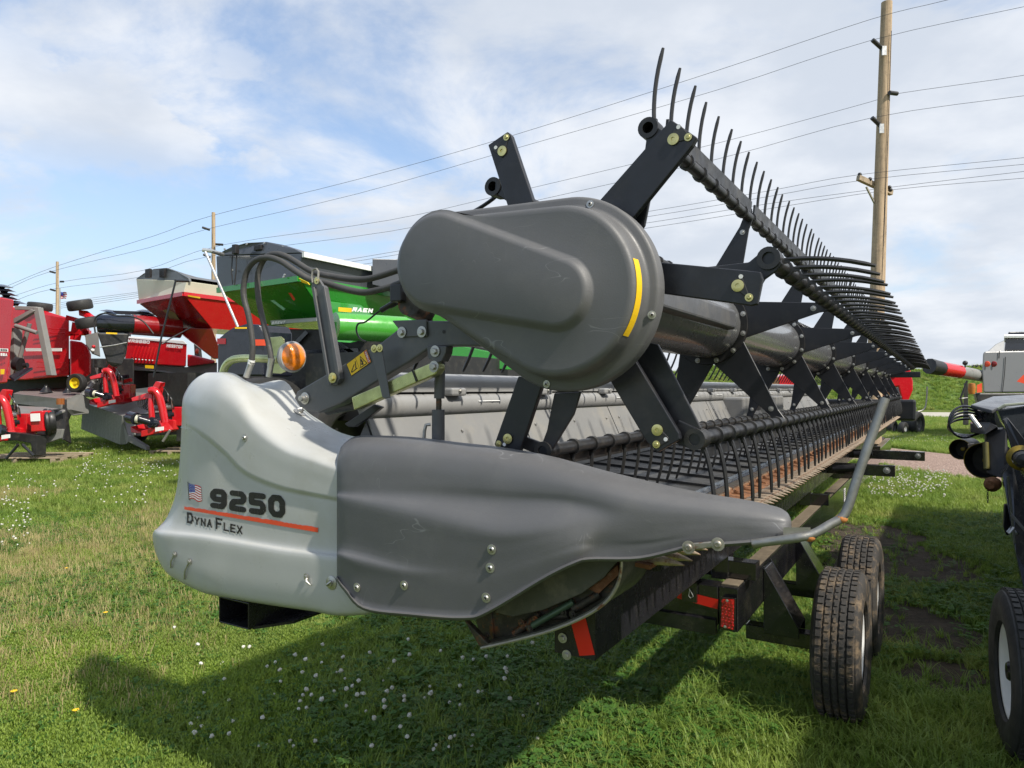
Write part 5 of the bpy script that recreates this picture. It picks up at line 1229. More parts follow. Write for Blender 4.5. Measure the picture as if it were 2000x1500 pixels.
wires = [[(2080,-60,13),(1850,0,15),(1700,38,17),(1400,138,20.5),(1000,265,28),(700,350,35),(418,420,43),(300,461,51),(113,519,68),(20,556,90),(-60,590,120)],
 [(2080,-8,13),(2000,13,14.2),(1704,78,17),(1400,176,20.5),(1000,292,28),(700,378,35),(410,446,43),(290,484,51),(100,530,68),(20,562,90),(-60,596,120)],
 [(2080,126,13),(2000,147,14.2),(1752,183,17),(1700,199,17.4),(1400,280,20.5),(1000,376,28),(760,430,34),(436,478,43),(280,528,51),(122,550,68),(20,580,90),(-60,604,120)],
 [(2080,175,13),(2000,187,14.2),(1703,230,17),(1400,311,20.5),(1000,402,28),(760,452,34),(411,500,43),(280,540,51),(100,565,68),(20,590,90),(-60,610,120)]]
low = [[(2080,298,13),(1999,308,14.2),(1679,341,17),(1500,373,19.5),(1260,414,23),(900,470,30),(600,520,38),(300,566,52),(180,582,62),(60,600,85)],
 [(2080,312,13),(1999,321,14.2),(1699,350,17),(1500,384,19.5),(1260,424,23),(900,478,30),(600,525,38),(300,569,52),(180,586,62),(60,603,85)],
 [(2080,328,13),(1999,335,14.2),(1737,366,17.1),(1500,398,19.5),(1260,436,23),(900,488,30),(600,532,38),(300,573,52),(180,590,62),(60,606,85)],
 [(2080,340,13),(1999,348,14.2),(1739,371,17.1),(1500,408,19.5),(1260,446,23),(900,496,30),(600,538,38),(300,577,52),(180,594,62),(60,609,85)]]
nm = ['thin topmost power line crossing the whole sky', 'power line carried by the highest insulator of the tall pole', 'third power line down, held right of the tall pole', 'fourth power line down, held by the lower left insulator']
for i, w_ in enumerate(wires+low):
    pts = smooth_poly(w_, 4)
    MBw = MB().tube([pY(p[0], p[1], p[2]) for p in pts], [.0036*p[2]/17 + .0016 for p in pts], 6)
    o = MBw.build('power_line', WIRE, None)
    if i < 4: tag(o, nm[i], 'power line', 'power lines between the poles')
    else: tag(o, ['topmost', 'second', 'third', 'lowest'][i-4]+' of the four thin cables on the crossarm of the tall pole', 'power line', 'power lines between the poles')
# flag on its staff
fl = thing('flagpole', 'small American flag on a thin pole beside the most distant utility pole', 'flag', tuple(pz(117, 800, 0)))
MB().tube(P3((117,563,50),(117,700,50)), .05, 8).build('pole_shaft', ALU, fl)
mb = MB()
for i in range(7):
    for k in range(5):
        q = []
        for (s_, t_) in ((k/5,(i+1)/7),((k+1)/5,(i+1)/7),((k+1)/5,i/7),(k/5,i/7)):
            q.append(pY(118+12*s_+math.sin(t_*5)*1.0, 569+13*t_+5*s_*.5+math.sin(s_*6)*1, 50+.3*math.sin(s_*5)))
        mb.add(q, [(0,1,2,3)], 0 if (i < 4 and k < 2) else (1 if i % 2 == 0 else 2), True)
mb.build('flag_cloth', [FBLUE, FRED, WHITE], fl)

# ---------------------------------------------------------------- right side: grey combine
CG = mat('combine_grey_paint', (0.175, 0.18, 0.19), 0.35, var=.05, vscale=.5, coat=.3)
cmb = thing('combine', 'light grey combine harvester rear with red and black unloading auger', 'combine', tuple(pz(1990, 870, 0)))
YC = 22
slab([(1920,690,YC),(1924,686,YC),(2140,683,YC),(2140,765,YC),(1921,767,YC),(1918,730,YC)], bk(1925, 3), 'rear_body', CG, cmb, .12)
slab([(1964,661,YC+.4),(2140,661,YC+.4),(2140,684,YC+.4),(1962,684,YC+.4)], bk(1965, 2.5), 'grain_tank', SKYB, cmb, .02)
slab([(1961,654,YC+.3),(2140,652,YC+.3),(2140,661,YC+.3),(1961,660,YC+.3)], bk(1965, 2.6), 'tank_rim', ALU, cmb, .01)
slab([(1970,648,YC+.5),(2140,646,YC+.5),(2140,653,YC+.5),(1968,655,YC+.5)], bk(1970, 2.4), 'tank_cover', SKYB, cmb, .02)
slab([(1928,687,YC+.2),(1945,672,YC+.3),(1962,664,YC+.35),(1962,688,YC+.2)], bk(1945, 2.5), 'tank_slope', mat('pale_tank', (.24,.25,.26), .4), cmb, .02)
for x, m_ in ((1928,ORANGE),(1941,mat('dark_red_lens',(.25,.02,.02),.3))):
    MB().lathe(pY(x,711,YC-.02), -Lv*.85-Fv*.3, [(.001,.04),(.06,.035),(.085,.02),(.09,0)], 20).build('tail_lamp', m_, cmb)
MB().tube(P3((1952,686,YC-.03),(1951,700,YC-.03)), .012, 6).tube(P3((1964,697,YC-.03),(1962,730,YC-.03),(1958,766,YC-.03)), .010, 6).build('panel_seam', BPLAS, cmb)
au = MB().cyl(pY(1938,738,YC+2.4), pY(1872,726,YC-1.6), .18, n=24).build('unloading_auger', mat('light_grey_paint', (.25,.25,.24), .4), cmb)
MB().cyl(pY(1874,726,YC-1.6), pY(1838,720,YC-2.0), .19, .20, n=10).build('red_band', RED, au)
MB().cyl(pY(1838,720,YC-2.0), pY(1815,715,YC-2.2), .20, .22, n=10).build('rubber_spout', BPLAS, au)
MB().ball(pY(1885,709,YC-1.6), .07, 10, 6).tube(P3((1885,710,YC-1.6),(1885,718,YC-1.6)), .02, 6).build('work_lamp', BPLAS, au)
for x in (1903, 1912): MB().tube([pY(x+4*math.cos(a), 717-4*math.sin(a), YC-1.0) for a in np.linspace(0, math.pi, 7)], .02, 6).build('grab_loop', BPLAS, au)
slab([(1905,768,YC-.2),(2140,768,YC-.2),(2140,850,YC-.2),(1925,850,YC-.2)], Lv*2, 'chopper_body', BPLAS, cmb, .03)
slab([(1883,748,YC-.8),(1890,748,YC-.8),(1892,830,YC-.8),(1881,830,YC-.8)], Lv*.2, 'ladder_post', BPLAS, cmb)
MB().tube(P3((1889,744,YC-1),(1876,778,YC-1),(1882,798,YC-1)), .03, 8).tube(P3((1873,779,YC-1),(1890,777,YC-1)), .02, 6).build('handrail', BPLAS, cmb)
MB().lathe(pY(1898,760,YC-1.3), Z, [(.001,.18),(.09,.16),(.10,.0),(.08,-.14),(.001,-.15)], 16).build('beacon_lamp', mat('beacon_amber', (.45,.16,.03), .25), cmb)
slab([(1908,752,YC-.3),(1918,748,YC-.3),(1918,766,YC-.3),(1908,767,YC-.3)], Lv*.1, 'reflector', ORANGE, cmb, 0)
for x, Y in ((1960,21.5),(2050,21)):
    c = pY(x,760,Y); c.z = .65; tyre(cmb, c, Fv, .65, .5, ALU)
# ---------------------------------------------------------------- far red combine with header
fc = thing('combine', 'distant red combine with dark header and balloon tyre beyond the gravel lane', 'combine', tuple(pz(1760, 845, 0)))
slab([(1728,728,27),(1778,719,27),(1784,745,27),(1784,762,27),(1772,790,27),(1764,790,27),(1755,755,27),(1728,758,27)], Lv*2.5-Fv*1.0, 'body', RED, fc, .05)
slab([(1736,762,26.8),(1754,756,26.8),(1762,790,26.8),(1740,792,26.8)], Lv*.2, 'dark_panel', SLATE, fc)
slab([(1742,727,26.9),(1756,725,26.9),(1756,730,26.9),(1744,735,26.9)], -Lv*.02, 'white_decal', WHITE, fc, 0)
slab([(1690,765,26.5),(1720,772,26),(1752,778,25.6),(1752,812,25.6),(1735,826,25.6),(1690,822,26.5)], Lv*.6, 'header_body', BPLAS, fc, .03)
for i in range(8): MB().tube(P3((1705+6*i,778,25.5),(1703+6*i,818,25.5)), .012, 5).build('rib', MGREY, fc)
slab([(1753,790,25.4),(1776,789,25.2),(1788,794,25),(1791,801,25),(1780,806,25),(1752,806,25.4)], Lv*.6, 'divider_cover', GREY, fc, .1)
c = pY(1783,822,24.6); c.z = .42; tyre(fc, c, Fv*.9-Lv*.35, .42, .5, MGREY, rr=.5)
c = pY(1764,829,24.2); c.z = .24; tyre(fc, c, Fv*.9-Lv*.35, .24, .2, WHITE, rr=.4)
c = pY(1740,826,24.9); c.z = .26; tyre(fc, c, Fv*.9-Lv*.35, .26, .3, MGREY, rr=.4)
MB().tube([pY(p[0],p[1],25) for p in smooth_poly([(1780,806),(1797,803),(1807,796),(1810,775),(1811,755)],3)], .025, 6).build('nose_rod', PIPE, fc)
fr2 = thing('combine', 'red harvester seen in pieces through the reel arms', 'combine', tuple(pz(1560, 830, 0)))
slab([(1520,735,30),(1560,728,30),(1590,745,30),(1592,790,30),(1525,790,30)], Lv*2-Fv*1, 'body', RED, fr2, .05)
slab([(1530,770,29.8),(1600,772,29.8),(1600,800,29.8),(1530,800,29.8)], Lv*.5, 'header_body', BPLAS, fr2, .03)
c = pY(1540,800,29.5); c.z = .5; tyre(fr2, c, Fv, .5, .5, MGREY)

# ---------------------------------------------------------------- neighbouring black header at the right edge
nh = thing('black_header', 'black header frame with coiled hoses and yellow driveshaft guards at the right edge', 'header', tuple(H(1.9, 4, 0)), -TH)
DG2 = mat('charcoal_paint', (0.035, 0.037, 0.042), 0.25, var=.15, dust=.2, coat=.5)
YG = mat('yellow_guard_plastic', (0.27, 0.19, 0.015), 0.45, var=.15, vscale=8, dust=.4, dustcol=(.2,.15,.05))
def q5(pts, off, name, m, bev=.006, par=None): return MB().prism(P3(*pts), off).build(name, m, par or nh, bevel=bev)
MB().boxv([H(v, u, z) for z in (.55, 1.80) for v, u in ((1.9, .2), (3.2, .2), (3.2, 8.6), (1.9, 8.6))]).build('header_trough', DG2, nh, bevel=.05)
MB().boxv([H(v, u, z) for z in (.35, .6) for v, u in ((1.95, .3), (3.0, .3), (3.0, 8.4), (1.95, 8.4))]).build('header_floor', BPLAS, nh, bevel=.03)
q5([(1896,790,5.6),(1938,774,6.1),(2060,768,6.1),(2060,792,5.5),(1948,796,5.5),(1938,801,5.45)], -Z*.03, 'top_deck', mat('deck_grey', (.075,.078,.085), .3, coat=.3), .008)
q5([(1905,801,5.7),(1938,806,5.5),(1950,840,5.5),(1908,826,5.7)], Lv*.3, 'hinge_box', DG2)
q5([(1948,800,5.4),(2060,785,5.3),(2060,900,5.3),(1975,850,5.4),(1958,825,5.4)], Lv*.3, 'side_panel', mat('slate_panel', (.055,.062,.070), .25, coat=.6), .01)
q5([(1947,797,5.38),(1962,789,5.36),(2060,780,5.28),(2060,785,5.28),(1966,794,5.36),(1950,802,5.38)], Lv*.05, 'pale_edge', mat('sage_edge', (.30,.33,.26), .4))
q5([(1896,827,5.5),(1934,825,5.4),(1950,833,5.4),(1924,848,5.4),(1896,845,5.5)], Lv*.25, 'bracket', DG2)
q5([(1926,840,5.5),(1966,838,5.4),(1972,930,5.3),(1960,935,5.3),(1928,925,5.4)], Lv*.3, 'column', BPLAS)
q5([(1960,820,5.2),(1968,815,5.2),(2004,862,5.0),(2008,905,5.0),(1985,905,5.1)], Lv*.1, 'brace_panel', mat('brace_charcoal', (.045,.047,.052), .4), .006)
q5([(1958,928,5.1),(1978,900,5.1),(2040,960,4.6),(2040,1180,4.6),(2000,1150,4.7),(1984,1080,4.9),(1972,1010,5.0)], Lv*.25, 'leg_frame', DG2)
q5([(1966,930,5.05),(1971,930,5.05),(1984,1060,4.88),(1979,1062,4.88)], -Lv*.02, 'leg_flange', mat('olive_worn', (.13,.13,.09), .35), .003)
q5([(1975,1000,4.9),(2040,1075,4.5),(2040,1083,4.5),(1974,1008,4.9)], -Lv*.03, 'strut', mat('strut_grey', (.12,.12,.12), .4), .004)
q5([(1962,985,5.1),(1974,990,5.1),(1974,1045,5.0),(1966,1048,5.0),(1960,1030,5.0)], Lv*.1, 'bumper', BPLAS, .02)
MB().tube(P3((1968,1040,5.0),(1975,1030,5.0),(1985,1042,4.9)), .01, 6).tube(P3((1980,1030,4.8),(1970,1042,4.8)), .008, 6).build('pin', ALU, nh)
axg = (-Lv*.8+Fv*-.3).normalized()
for (x, y, Y, r) in ((1880,877,6.2,.090),(1926,899,5.7,.145)):
    c = pY(x, y, Y)
    gd = MB().lathe(c, axg, [(.001,-.22),(r*.8,-.22),(r,-.18),(r,.05),(r*.94,.055),(r*.90,.02),(r*.8,-.05),(.001,-.05)], 30).build('driveshaft_guard', BPLAS, nh)
    MB().lathe(c, axg, [(r*.93,.057),(r*.97,.062),(r*.99,.055)], 30).lathe(c, axg, [(r*.18,-.04),(r*.18,.0),(.001,.005)], 16).build('guard_ring', YG, gd)
MB().cyl(pY(1925,864,5.45), pY(1927,916,5.40), .020, n=14).build('yellow_tube', mat('olive_tube', (.10,.09,.02), .4), nh)
q5([(1890,868,6.0),(1903,866,6.0),(1904,892,5.95),(1898,898,5.95)], Lv*.05, 'tan_plate', mat('tan_plate_paint', (.38,.29,.19), .5), .003)
c = pY(1993,893,5.0)
for k in range(6):
    MB().lathe(c+Lv*(-.03*k)*0+(-Lv*.9)*(.025*k), -Lv, [(.062,0),(.088-.006*abs(k-2),.010),(.062,.022)], 26).build('bellows_ring', YG, nh)
MB().lathe(c-Lv*.16, -Lv, [(.001,0),(.05,0),(.06,.05),(.045,.1),(.001,.11)], 20).build('joint_cover', BPLAS, nh)
MB().cyl(c-Lv*.2+Fv*.02-Z*.05, c-Lv*.5+Fv*.1-Z*.12, .035, n=14).build('driveshaft', YG, nh)
for k in range(5):
    pts = []
    for a in np.linspace(R(20), R(340), 26):
        pts.append(pY(1884+(34+2.2*k)*math.cos(a)*(1 if math.cos(a) < 0 else 1.1)*.9+1.5*k, 824-(31-3.8*k)*math.sin(a)+2.5*k, 5.6+.03*k))
    MB().tube(pts, .0085, 8).build('coiled_hose', SKYB, nh)
MB().tube(P3((1895,812,5.45),(1913,836,5.4)), .018, 8).build('chrome_fitting', STEEL, nh)
mb = MB()
for k in range(9): mb.tube([pY(1929+1.6*math.cos(a)*(1 if k%2 else .5), 948+k*4+2.6*math.sin(a), 5.3) for a in np.linspace(0, 2*math.pi, 8)[:-1]], .0022, 5, closed=True)
mb.build('safety_chain', BLACKM, nh)
MB().lathe(pY(1942,945,5.3), axg, [(.001,0),(.05,0),(.055,.05),(.03,.09),(.001,.09)], 18).build('rusty_knob', RUST, nh)
q5([(1986,745,5.6),(1999,732,5.6),(2010,732,5.6),(2010,752,5.6)], Lv*.01, 'orange_flag', ORANGE, 0)
nt_ = thing('header_trailer', 'black trailer wheel with white rim and muddy tyre in shade at the right edge', 'trailer', tuple(H(1.9, .9, 0)), -TH)
c = pY(2010, 1310, 3.12); c.z = .355
wheel(nt_, c, -Vector((.90,-.436,0)).normalized(), None, dusty=TYREC)
MB().boxv([c+Fv*a+Lv*b+Z*d for d in (-.03,.04) for a, b in ((.1,-.04),(1.3,-.04),(1.3,.04),(.1,.04))]).build('axle', GB, nt_)
MB().boxv([c+Fv*a+Lv*b+Z*d for d in (.1,.3) for a, b in ((.4,-.6),(.5,-.6),(.5,5),(.4,5))]).build('main_beam', GB, nt_)
# ================================================================== ground
def nmix(nt, f, a, b):
    x = nt.nodes.new('ShaderNodeMix'); x.data_type = 'RGBA'
    if isinstance(f, (int, float)): x.inputs[0].default_value = f
    else: nt.links.new(f, x.inputs[0])
    for i, v in ((6, a), (7, b)):
        if isinstance(v, tuple): x.inputs[i].default_value = (*v[:3], 1)
        else: nt.links.new(v, x.inputs[i])
    return x.outputs[2]
def nnoise(nt, scale, detail=5, rough=.6, vec=None):
    n = nt.nodes.new('ShaderNodeTexNoise'); n.inputs['Scale'].default_value = scale; n.inputs['Detail'].default_value = detail
    n.inputs['Roughness'].default_value = rough; nt.links.new(vec, n.inputs[0]); return n.outputs[0]
def nramp(nt, v, a, b, c=0.0, d=1.0):
    r = nt.nodes.new('ShaderNodeMapRange'); nt.links.new(v, r.inputs[0])
    for i, x in enumerate((a, b, c, d)): r.inputs[i+1].default_value = x
    return r.outputs[0]
def gmat(name):
    m = bpy.data.materials.new(name); m.use_nodes = True; nt = m.node_tree
    g = nt.nodes.new('ShaderNodeNewGeometry'); return m, nt, nt.nodes['Principled BSDF'], g.outputs['Position']
GRM, nt, b, pos = gmat('lawn_soil')
c = nmix(nt, nramp(nt, nnoise(nt, 1.1, 8, .7, pos), .35, .65), (.060,.095,.018), (.13,.16,.035))
c = nmix(nt, nramp(nt, nnoise(nt, .35, 4, .6, pos), .50, .68), c, (.16,.16,.05))
c = nmix(nt, nramp(nt, nnoise(nt, 9, 6, .8, pos), .45, .65, 0, .6), c, (.10,.14,.025))
nt.links.new(c, b.inputs['Base Color']); b.inputs['Roughness'].default_value = .95; b.inputs['Specular IOR Level'].default_value = .1
bm = nt.nodes.new('ShaderNodeBump'); bm.inputs['Distance'].default_value = .05; bm.inputs['Strength'].default_value = .8
nt.links.new(nnoise(nt, 14, 8, .8, pos), bm.inputs['Height']); nt.links.new(bm.outputs[0], b.inputs['Normal'])
# terrain sheet
xs = sorted(set(list(np.linspace(-700, -40, 8)) + list(np.linspace(-30, 60, 46)) + list(np.linspace(80, 900, 10))))
ys = sorted(set([-300, -60, -10] + list(np.linspace(0, 40, 41)) + list(np.linspace(45, 140, 12)) + [300, 700, 1500]))
rows = [[Vector((x, y, 0)) for x in xs] for y in ys]
g = MB().grid(rows).build('ground', GRM, None, kind='structure')
# grassy embankment across the road
HM, nt, b, pos = gmat('bank_grass')
c = nmix(nt, nramp(nt, nnoise(nt, .25, 6, .65, pos), .35, .65), (.095,.165,.025), (.170,.250,.040))
mp = nt.nodes.new('ShaderNodeMapping'); mp.inputs['Scale'].default_value = (2.2, 2.2, 1.0); nt.links.new(pos, mp.inputs[0])
c = nmix(nt, nramp(nt, nnoise(nt, 1.6, 9, .8, mp.outputs[0]), .40, .62, 0, .95), c, (.045,.095,.016))
c = nmix(nt, nramp(nt, nnoise(nt, .08, 3, .6, pos), .55, .72, 0, .5), c, (.17,.19,.05))
nt.links.new(c, b.inputs['Base Color']); b.inputs['Roughness'].default_value = .9
bm = nt.nodes.new('ShaderNodeBump'); bm.inputs['Distance'].default_value = .25; bm.inputs['Strength'].default_value = .7
nt.links.new(nnoise(nt, 1.5, 9, .8, pos), bm.inputs['Height']); nt.links.new(bm.outputs[0], b.inputs['Normal'])
random.seed(12)
rows = []
hx = np.linspace(-60, 330, 79)
def road_y(x): return 49.5 - .28*(x-25)
for k in range(15):
    t = k/14; row = []
    for x in hx:
        fade = min(1, max(0, (x+10)/30)); y0 = road_y(min(x, 60)) + 7
        h = (3.5 + .25*math.sin(x*.13) + .2*math.sin(x*.31+1))*fade
        s_ = t*t*(3-2*t); row.append(Vector((x, y0 + t*11 + (120 if k == 14 else 0), h*min(1, s_*1.15) + random.uniform(-.03, .03))))
    rows.append(row)
for r_ in (rows[0],):
    for p in r_: p.z = -.05
MB().grid(rows).build('hill', HM, None, kind='structure', angle=80)
# road beyond the lane
CM, nt, b, pos = gmat('concrete_road')
c = nmix(nt, nramp(nt, nnoise(nt, .6, 7, .7, pos), .35, .65), (.36,.33,.28), (.46,.43,.37)); nt.links.new(c, b.inputs['Base Color']); b.inputs['Roughness'].default_value = .9
rx = np.linspace(-60, 300, 30)
MB().grid([[Vector((x, (49.5 - .28*(min(x,60)-25)) - 10.5, .012)) for x in rx], [Vector((x, (49.5 - .28*(min(x,60)-25)) + .5, .012)) for x in rx]]).build('road', CM, None, kind='structure')
# pink gravel lane
VM, nt, b, pos = gmat('pink_gravel')
v = nt.nodes.new('ShaderNodeTexVoronoi'); v.inputs['Scale'].default_value = 22; nt.links.new(pos, v.inputs[0])
hs_ = nt.nodes.new('ShaderNodeSeparateColor'); nt.links.new(v.outputs['Color'], hs_.inputs[0])
c = nmix(nt, hs_.outputs[0], (.24,.16,.125), (.52,.38,.31))
c = nmix(nt, nramp(nt, v.outputs['Distance'], .25, .5, 0, .6), c, (.14,.09,.07))
c = nmix(nt, nramp(nt, nnoise(nt, 1.2, 5, .7, pos), .4, .7, 0, .35), c, (.34,.25,.20))
nt.links.new(c, b.inputs['Base Color']); b.inputs['Roughness'].default_value = .95
bm = nt.nodes.new('ShaderNodeBump'); bm.inputs['Distance'].default_value = .03; bm.invert = True
nt.links.new(v.outputs['Distance'], bm.inputs['Height']); nt.links.new(bm.outputs[0], b.inputs['Normal'])
def lane_edges(t):   # t 0..1 from near right to far left
    l0, l1 = Vector((8.95, 8.0, .008)), Vector((3.4, 40, .008)); r0, r1 = Vector((12.8, 6.5, .008)), Vector((6.1, 42, .008))
    j = .22*math.sin(t*60) + .12*math.sin(t*143+1)
    return l0.lerp(l1, t)+Vector((j, 0, 0)), r0.lerp(r1, t)+Vector((-j*.8, 0, 0))
lr = [lane_edges(t) for t in np.linspace(-.5, 1, 90)]
MB().grid([[a.lerp(b_, k/4)+Vector((0,0,.02*math.sin(k*math.pi/4))) for k in range(5)] for a, b_ in lr]).build('gravel_lane', VM, None, kind='structure')
# bare wheel ruts
DM, nt, b, pos = gmat('bare_soil')
c = nmix(nt, nramp(nt, nnoise(nt, 7, 8, .75, pos), .35, .65), (.040,.028,.018), (.115,.085,.055)); nt.links.new(c, b.inputs['Base Color']); b.inputs['Roughness'].default_value = .95
bm = nt.nodes.new('ShaderNodeBump'); bm.inputs['Distance'].default_value = .04; bm.inputs['Strength'].default_value = 1
nt.links.new(nnoise(nt, 25, 8, .8, pos), bm.inputs['Height']); nt.links.new(bm.outputs[0], b.inputs['Normal'])
dirt = []
for (px_, py_, rx_, ry_) in ((1745,1095,.70,1.0),(1785,1225,.42,.62),(1835,1325,.30,.26),(1700,1045,.60,.8),(1640,1120,.30,.4)):
    p = pz(px_, py_, 0); dirt.append((p.x, p.y, rx_*.95, ry_*.95))
    ring = [Vector((p.x+math.cos(a)*rx_*1.05*random.uniform(.7,1.15)+math.sin(a)*.2, p.y+math.sin(a)*ry_*1.05*random.uniform(.7,1.15), .004+.002*len(dirt))) for a in np.linspace(0, 2*math.pi, 28)[:-1]]
    MB().add(ring, [tuple(range(len(ring)))]).build('dirt_patch', DM, None, kind='structure')
# ---- tufts: one mesh of several tuft variants plus scattered points, instanced by geometry nodes
def tuft_mesh(kind, var):
    v, f = [], []
    if kind == 'grass':
        nb = 17
        for i in range(nb):
            a = random.uniform(0, 6.283); r0 = random.uniform(0, .035)
            h = random.uniform(.035, .085)*(1.35 if random.random() < .12 else 1); w = random.uniform(.0016, .0032)
            lean = random.uniform(.15, 1.0)*h; b_ = random.uniform(0, 6.283); bx, by = r0*math.cos(a), r0*math.sin(a)
            dx, dy = math.cos(b_), math.sin(b_); sx, sy = -dy*w, dx*w; o = len(v)
            for t, ww in ((0, 1), (.4, .95), (.75, .65)):
                zz_ = h*(t - .25*t*t*lean/h); l_ = lean*t*t
                v += [(bx+dx*l_-sx*ww, by+dy*l_-sy*ww, zz_), (bx+dx*l_+sx*ww, by+dy*l_+sy*ww, zz_)]
            v.append((bx+dx*lean, by+dy*lean, h*(1-.25*lean/h)))
            f += [(o, o+1, o+3, o+2), (o+2, o+3, o+5, o+4), (o+4, o+5, o+6)]
    elif kind == 'clover':
        for i in range(9):
            a = random.uniform(0, 6.283); r0 = random.uniform(0, .055); cx, cy, cz = r0*math.cos(a), r0*math.sin(a), random.uniform(.03, .06)
            a0 = random.uniform(0, 6.28); tilt = random.uniform(-.35, .35)
            for k in range(3):
                b_ = a0+k*2.094; s_ = random.uniform(.0055, .0085); o = len(v)
                px_, py_ = cx+math.cos(b_)*s_, cy+math.sin(b_)*s_
                v.append((px_, py_, cz+.002))
                for j in range(6):
                    c_ = b_+j*1.047; v.append((px_+math.cos(c_)*s_*.9, py_+math.sin(c_)*s_*.9, cz+math.cos(c_-a0)*s_*tilt+.003))
                f += [(o, o+1+j, o+1+(j+1) % 6) for j in range(6)]
            o = len(v); v += [(cx-.001, cy, 0), (cx+.001, cy, 0), (cx, cy, cz)]; f.append((o, o+1, o+2))
    elif kind == 'weed':
        for i in range(5):
            a = random.uniform(0, 6.283); cx, cy = .03*math.cos(a), .03*math.sin(a); h = random.uniform(.05, .10)
            for k in range(9):
                zz_ = h*(k+1)/9; b_ = k*2.4+i; l_ = .016*(1.15-k/10); o = len(v); dx, dy = math.cos(b_)*l_, math.sin(b_)*l_
                v += [(cx, cy, zz_-.004), (cx+dx*.6-dy*.35, cy+dy*.6+dx*.35, zz_+.004), (cx+dx, cy+dy, zz_+.008), (cx+dx*.6+dy*.35, cy+dy*.6-dx*.35, zz_+.004)]; f.append((o, o+1, o+2, o+3))
    elif kind == 'long':
        for i in range(6):
            a = random.uniform(0, 6.283); bx, by = .02*math.cos(a), .02*math.sin(a); h = random.uniform(.09, .17); w = random.uniform(.0016, .0026)
            lean = random.uniform(.3, .9)*h; b_ = random.uniform(0, 6.283); dx, dy = math.cos(b_), math.sin(b_); sx, sy = -dy*w, dx*w; o = len(v)
            for t, ww in ((0, 1), (.3, 1), (.6, .85), (.85, .5)):
                l_ = lean*t**2.2; zz_ = h*(t - .38*t**3)
                v += [(bx+dx*l_-sx*ww, by+dy*l_-sy*ww, zz_), (bx+dx*l_+sx*ww, by+dy*l_+sy*ww, zz_)]
            v.append((bx+dx*lean, by+dy*lean, h*.60)); f += [(o,o+1,o+3,o+2),(o+2,o+3,o+5,o+4),(o+4,o+5,o+7,o+6),(o+6,o+7,o+8)]
    elif kind == 'straw':
        for i in range(9):
            a = random.uniform(0, 6.283); cx, cy = .04*math.cos(a), .04*math.sin(a); h = random.uniform(.05, .11); b_ = random.uniform(0, 6.28); l_ = random.uniform(.01, .05); w = .0011
            o = len(v); v += [(cx-w, cy, 0), (cx+w, cy, 0), (cx+math.cos(b_)*l_+w, cy+math.sin(b_)*l_, h), (cx+math.cos(b_)*l_-w, cy+math.sin(b_)*l_, h)]; f.append((o, o+1, o+2, o+3))
    elif kind == 'flower':
        h = random.uniform(.07, .10); r = .0085; o = len(v); n_, m_ = 9, 5
        for i in range(m_+1):
            t = math.pi*i/m_
            for k in range(n_):
                a = 6.283*k/n_; rr_ = r*(1+random.uniform(-.28,.22)); v.append((math.sin(t)*math.cos(a)*rr_, math.sin(t)*math.sin(a)*rr_, h+math.cos(t)*rr_*.85))
        for i in range(m_):
            for k in range(n_): f.append((o+i*n_+k, o+(i+1)*n_+k, o+(i+1)*n_+(k+1) % n_, o+i*n_+(k+1) % n_))
    return v, f
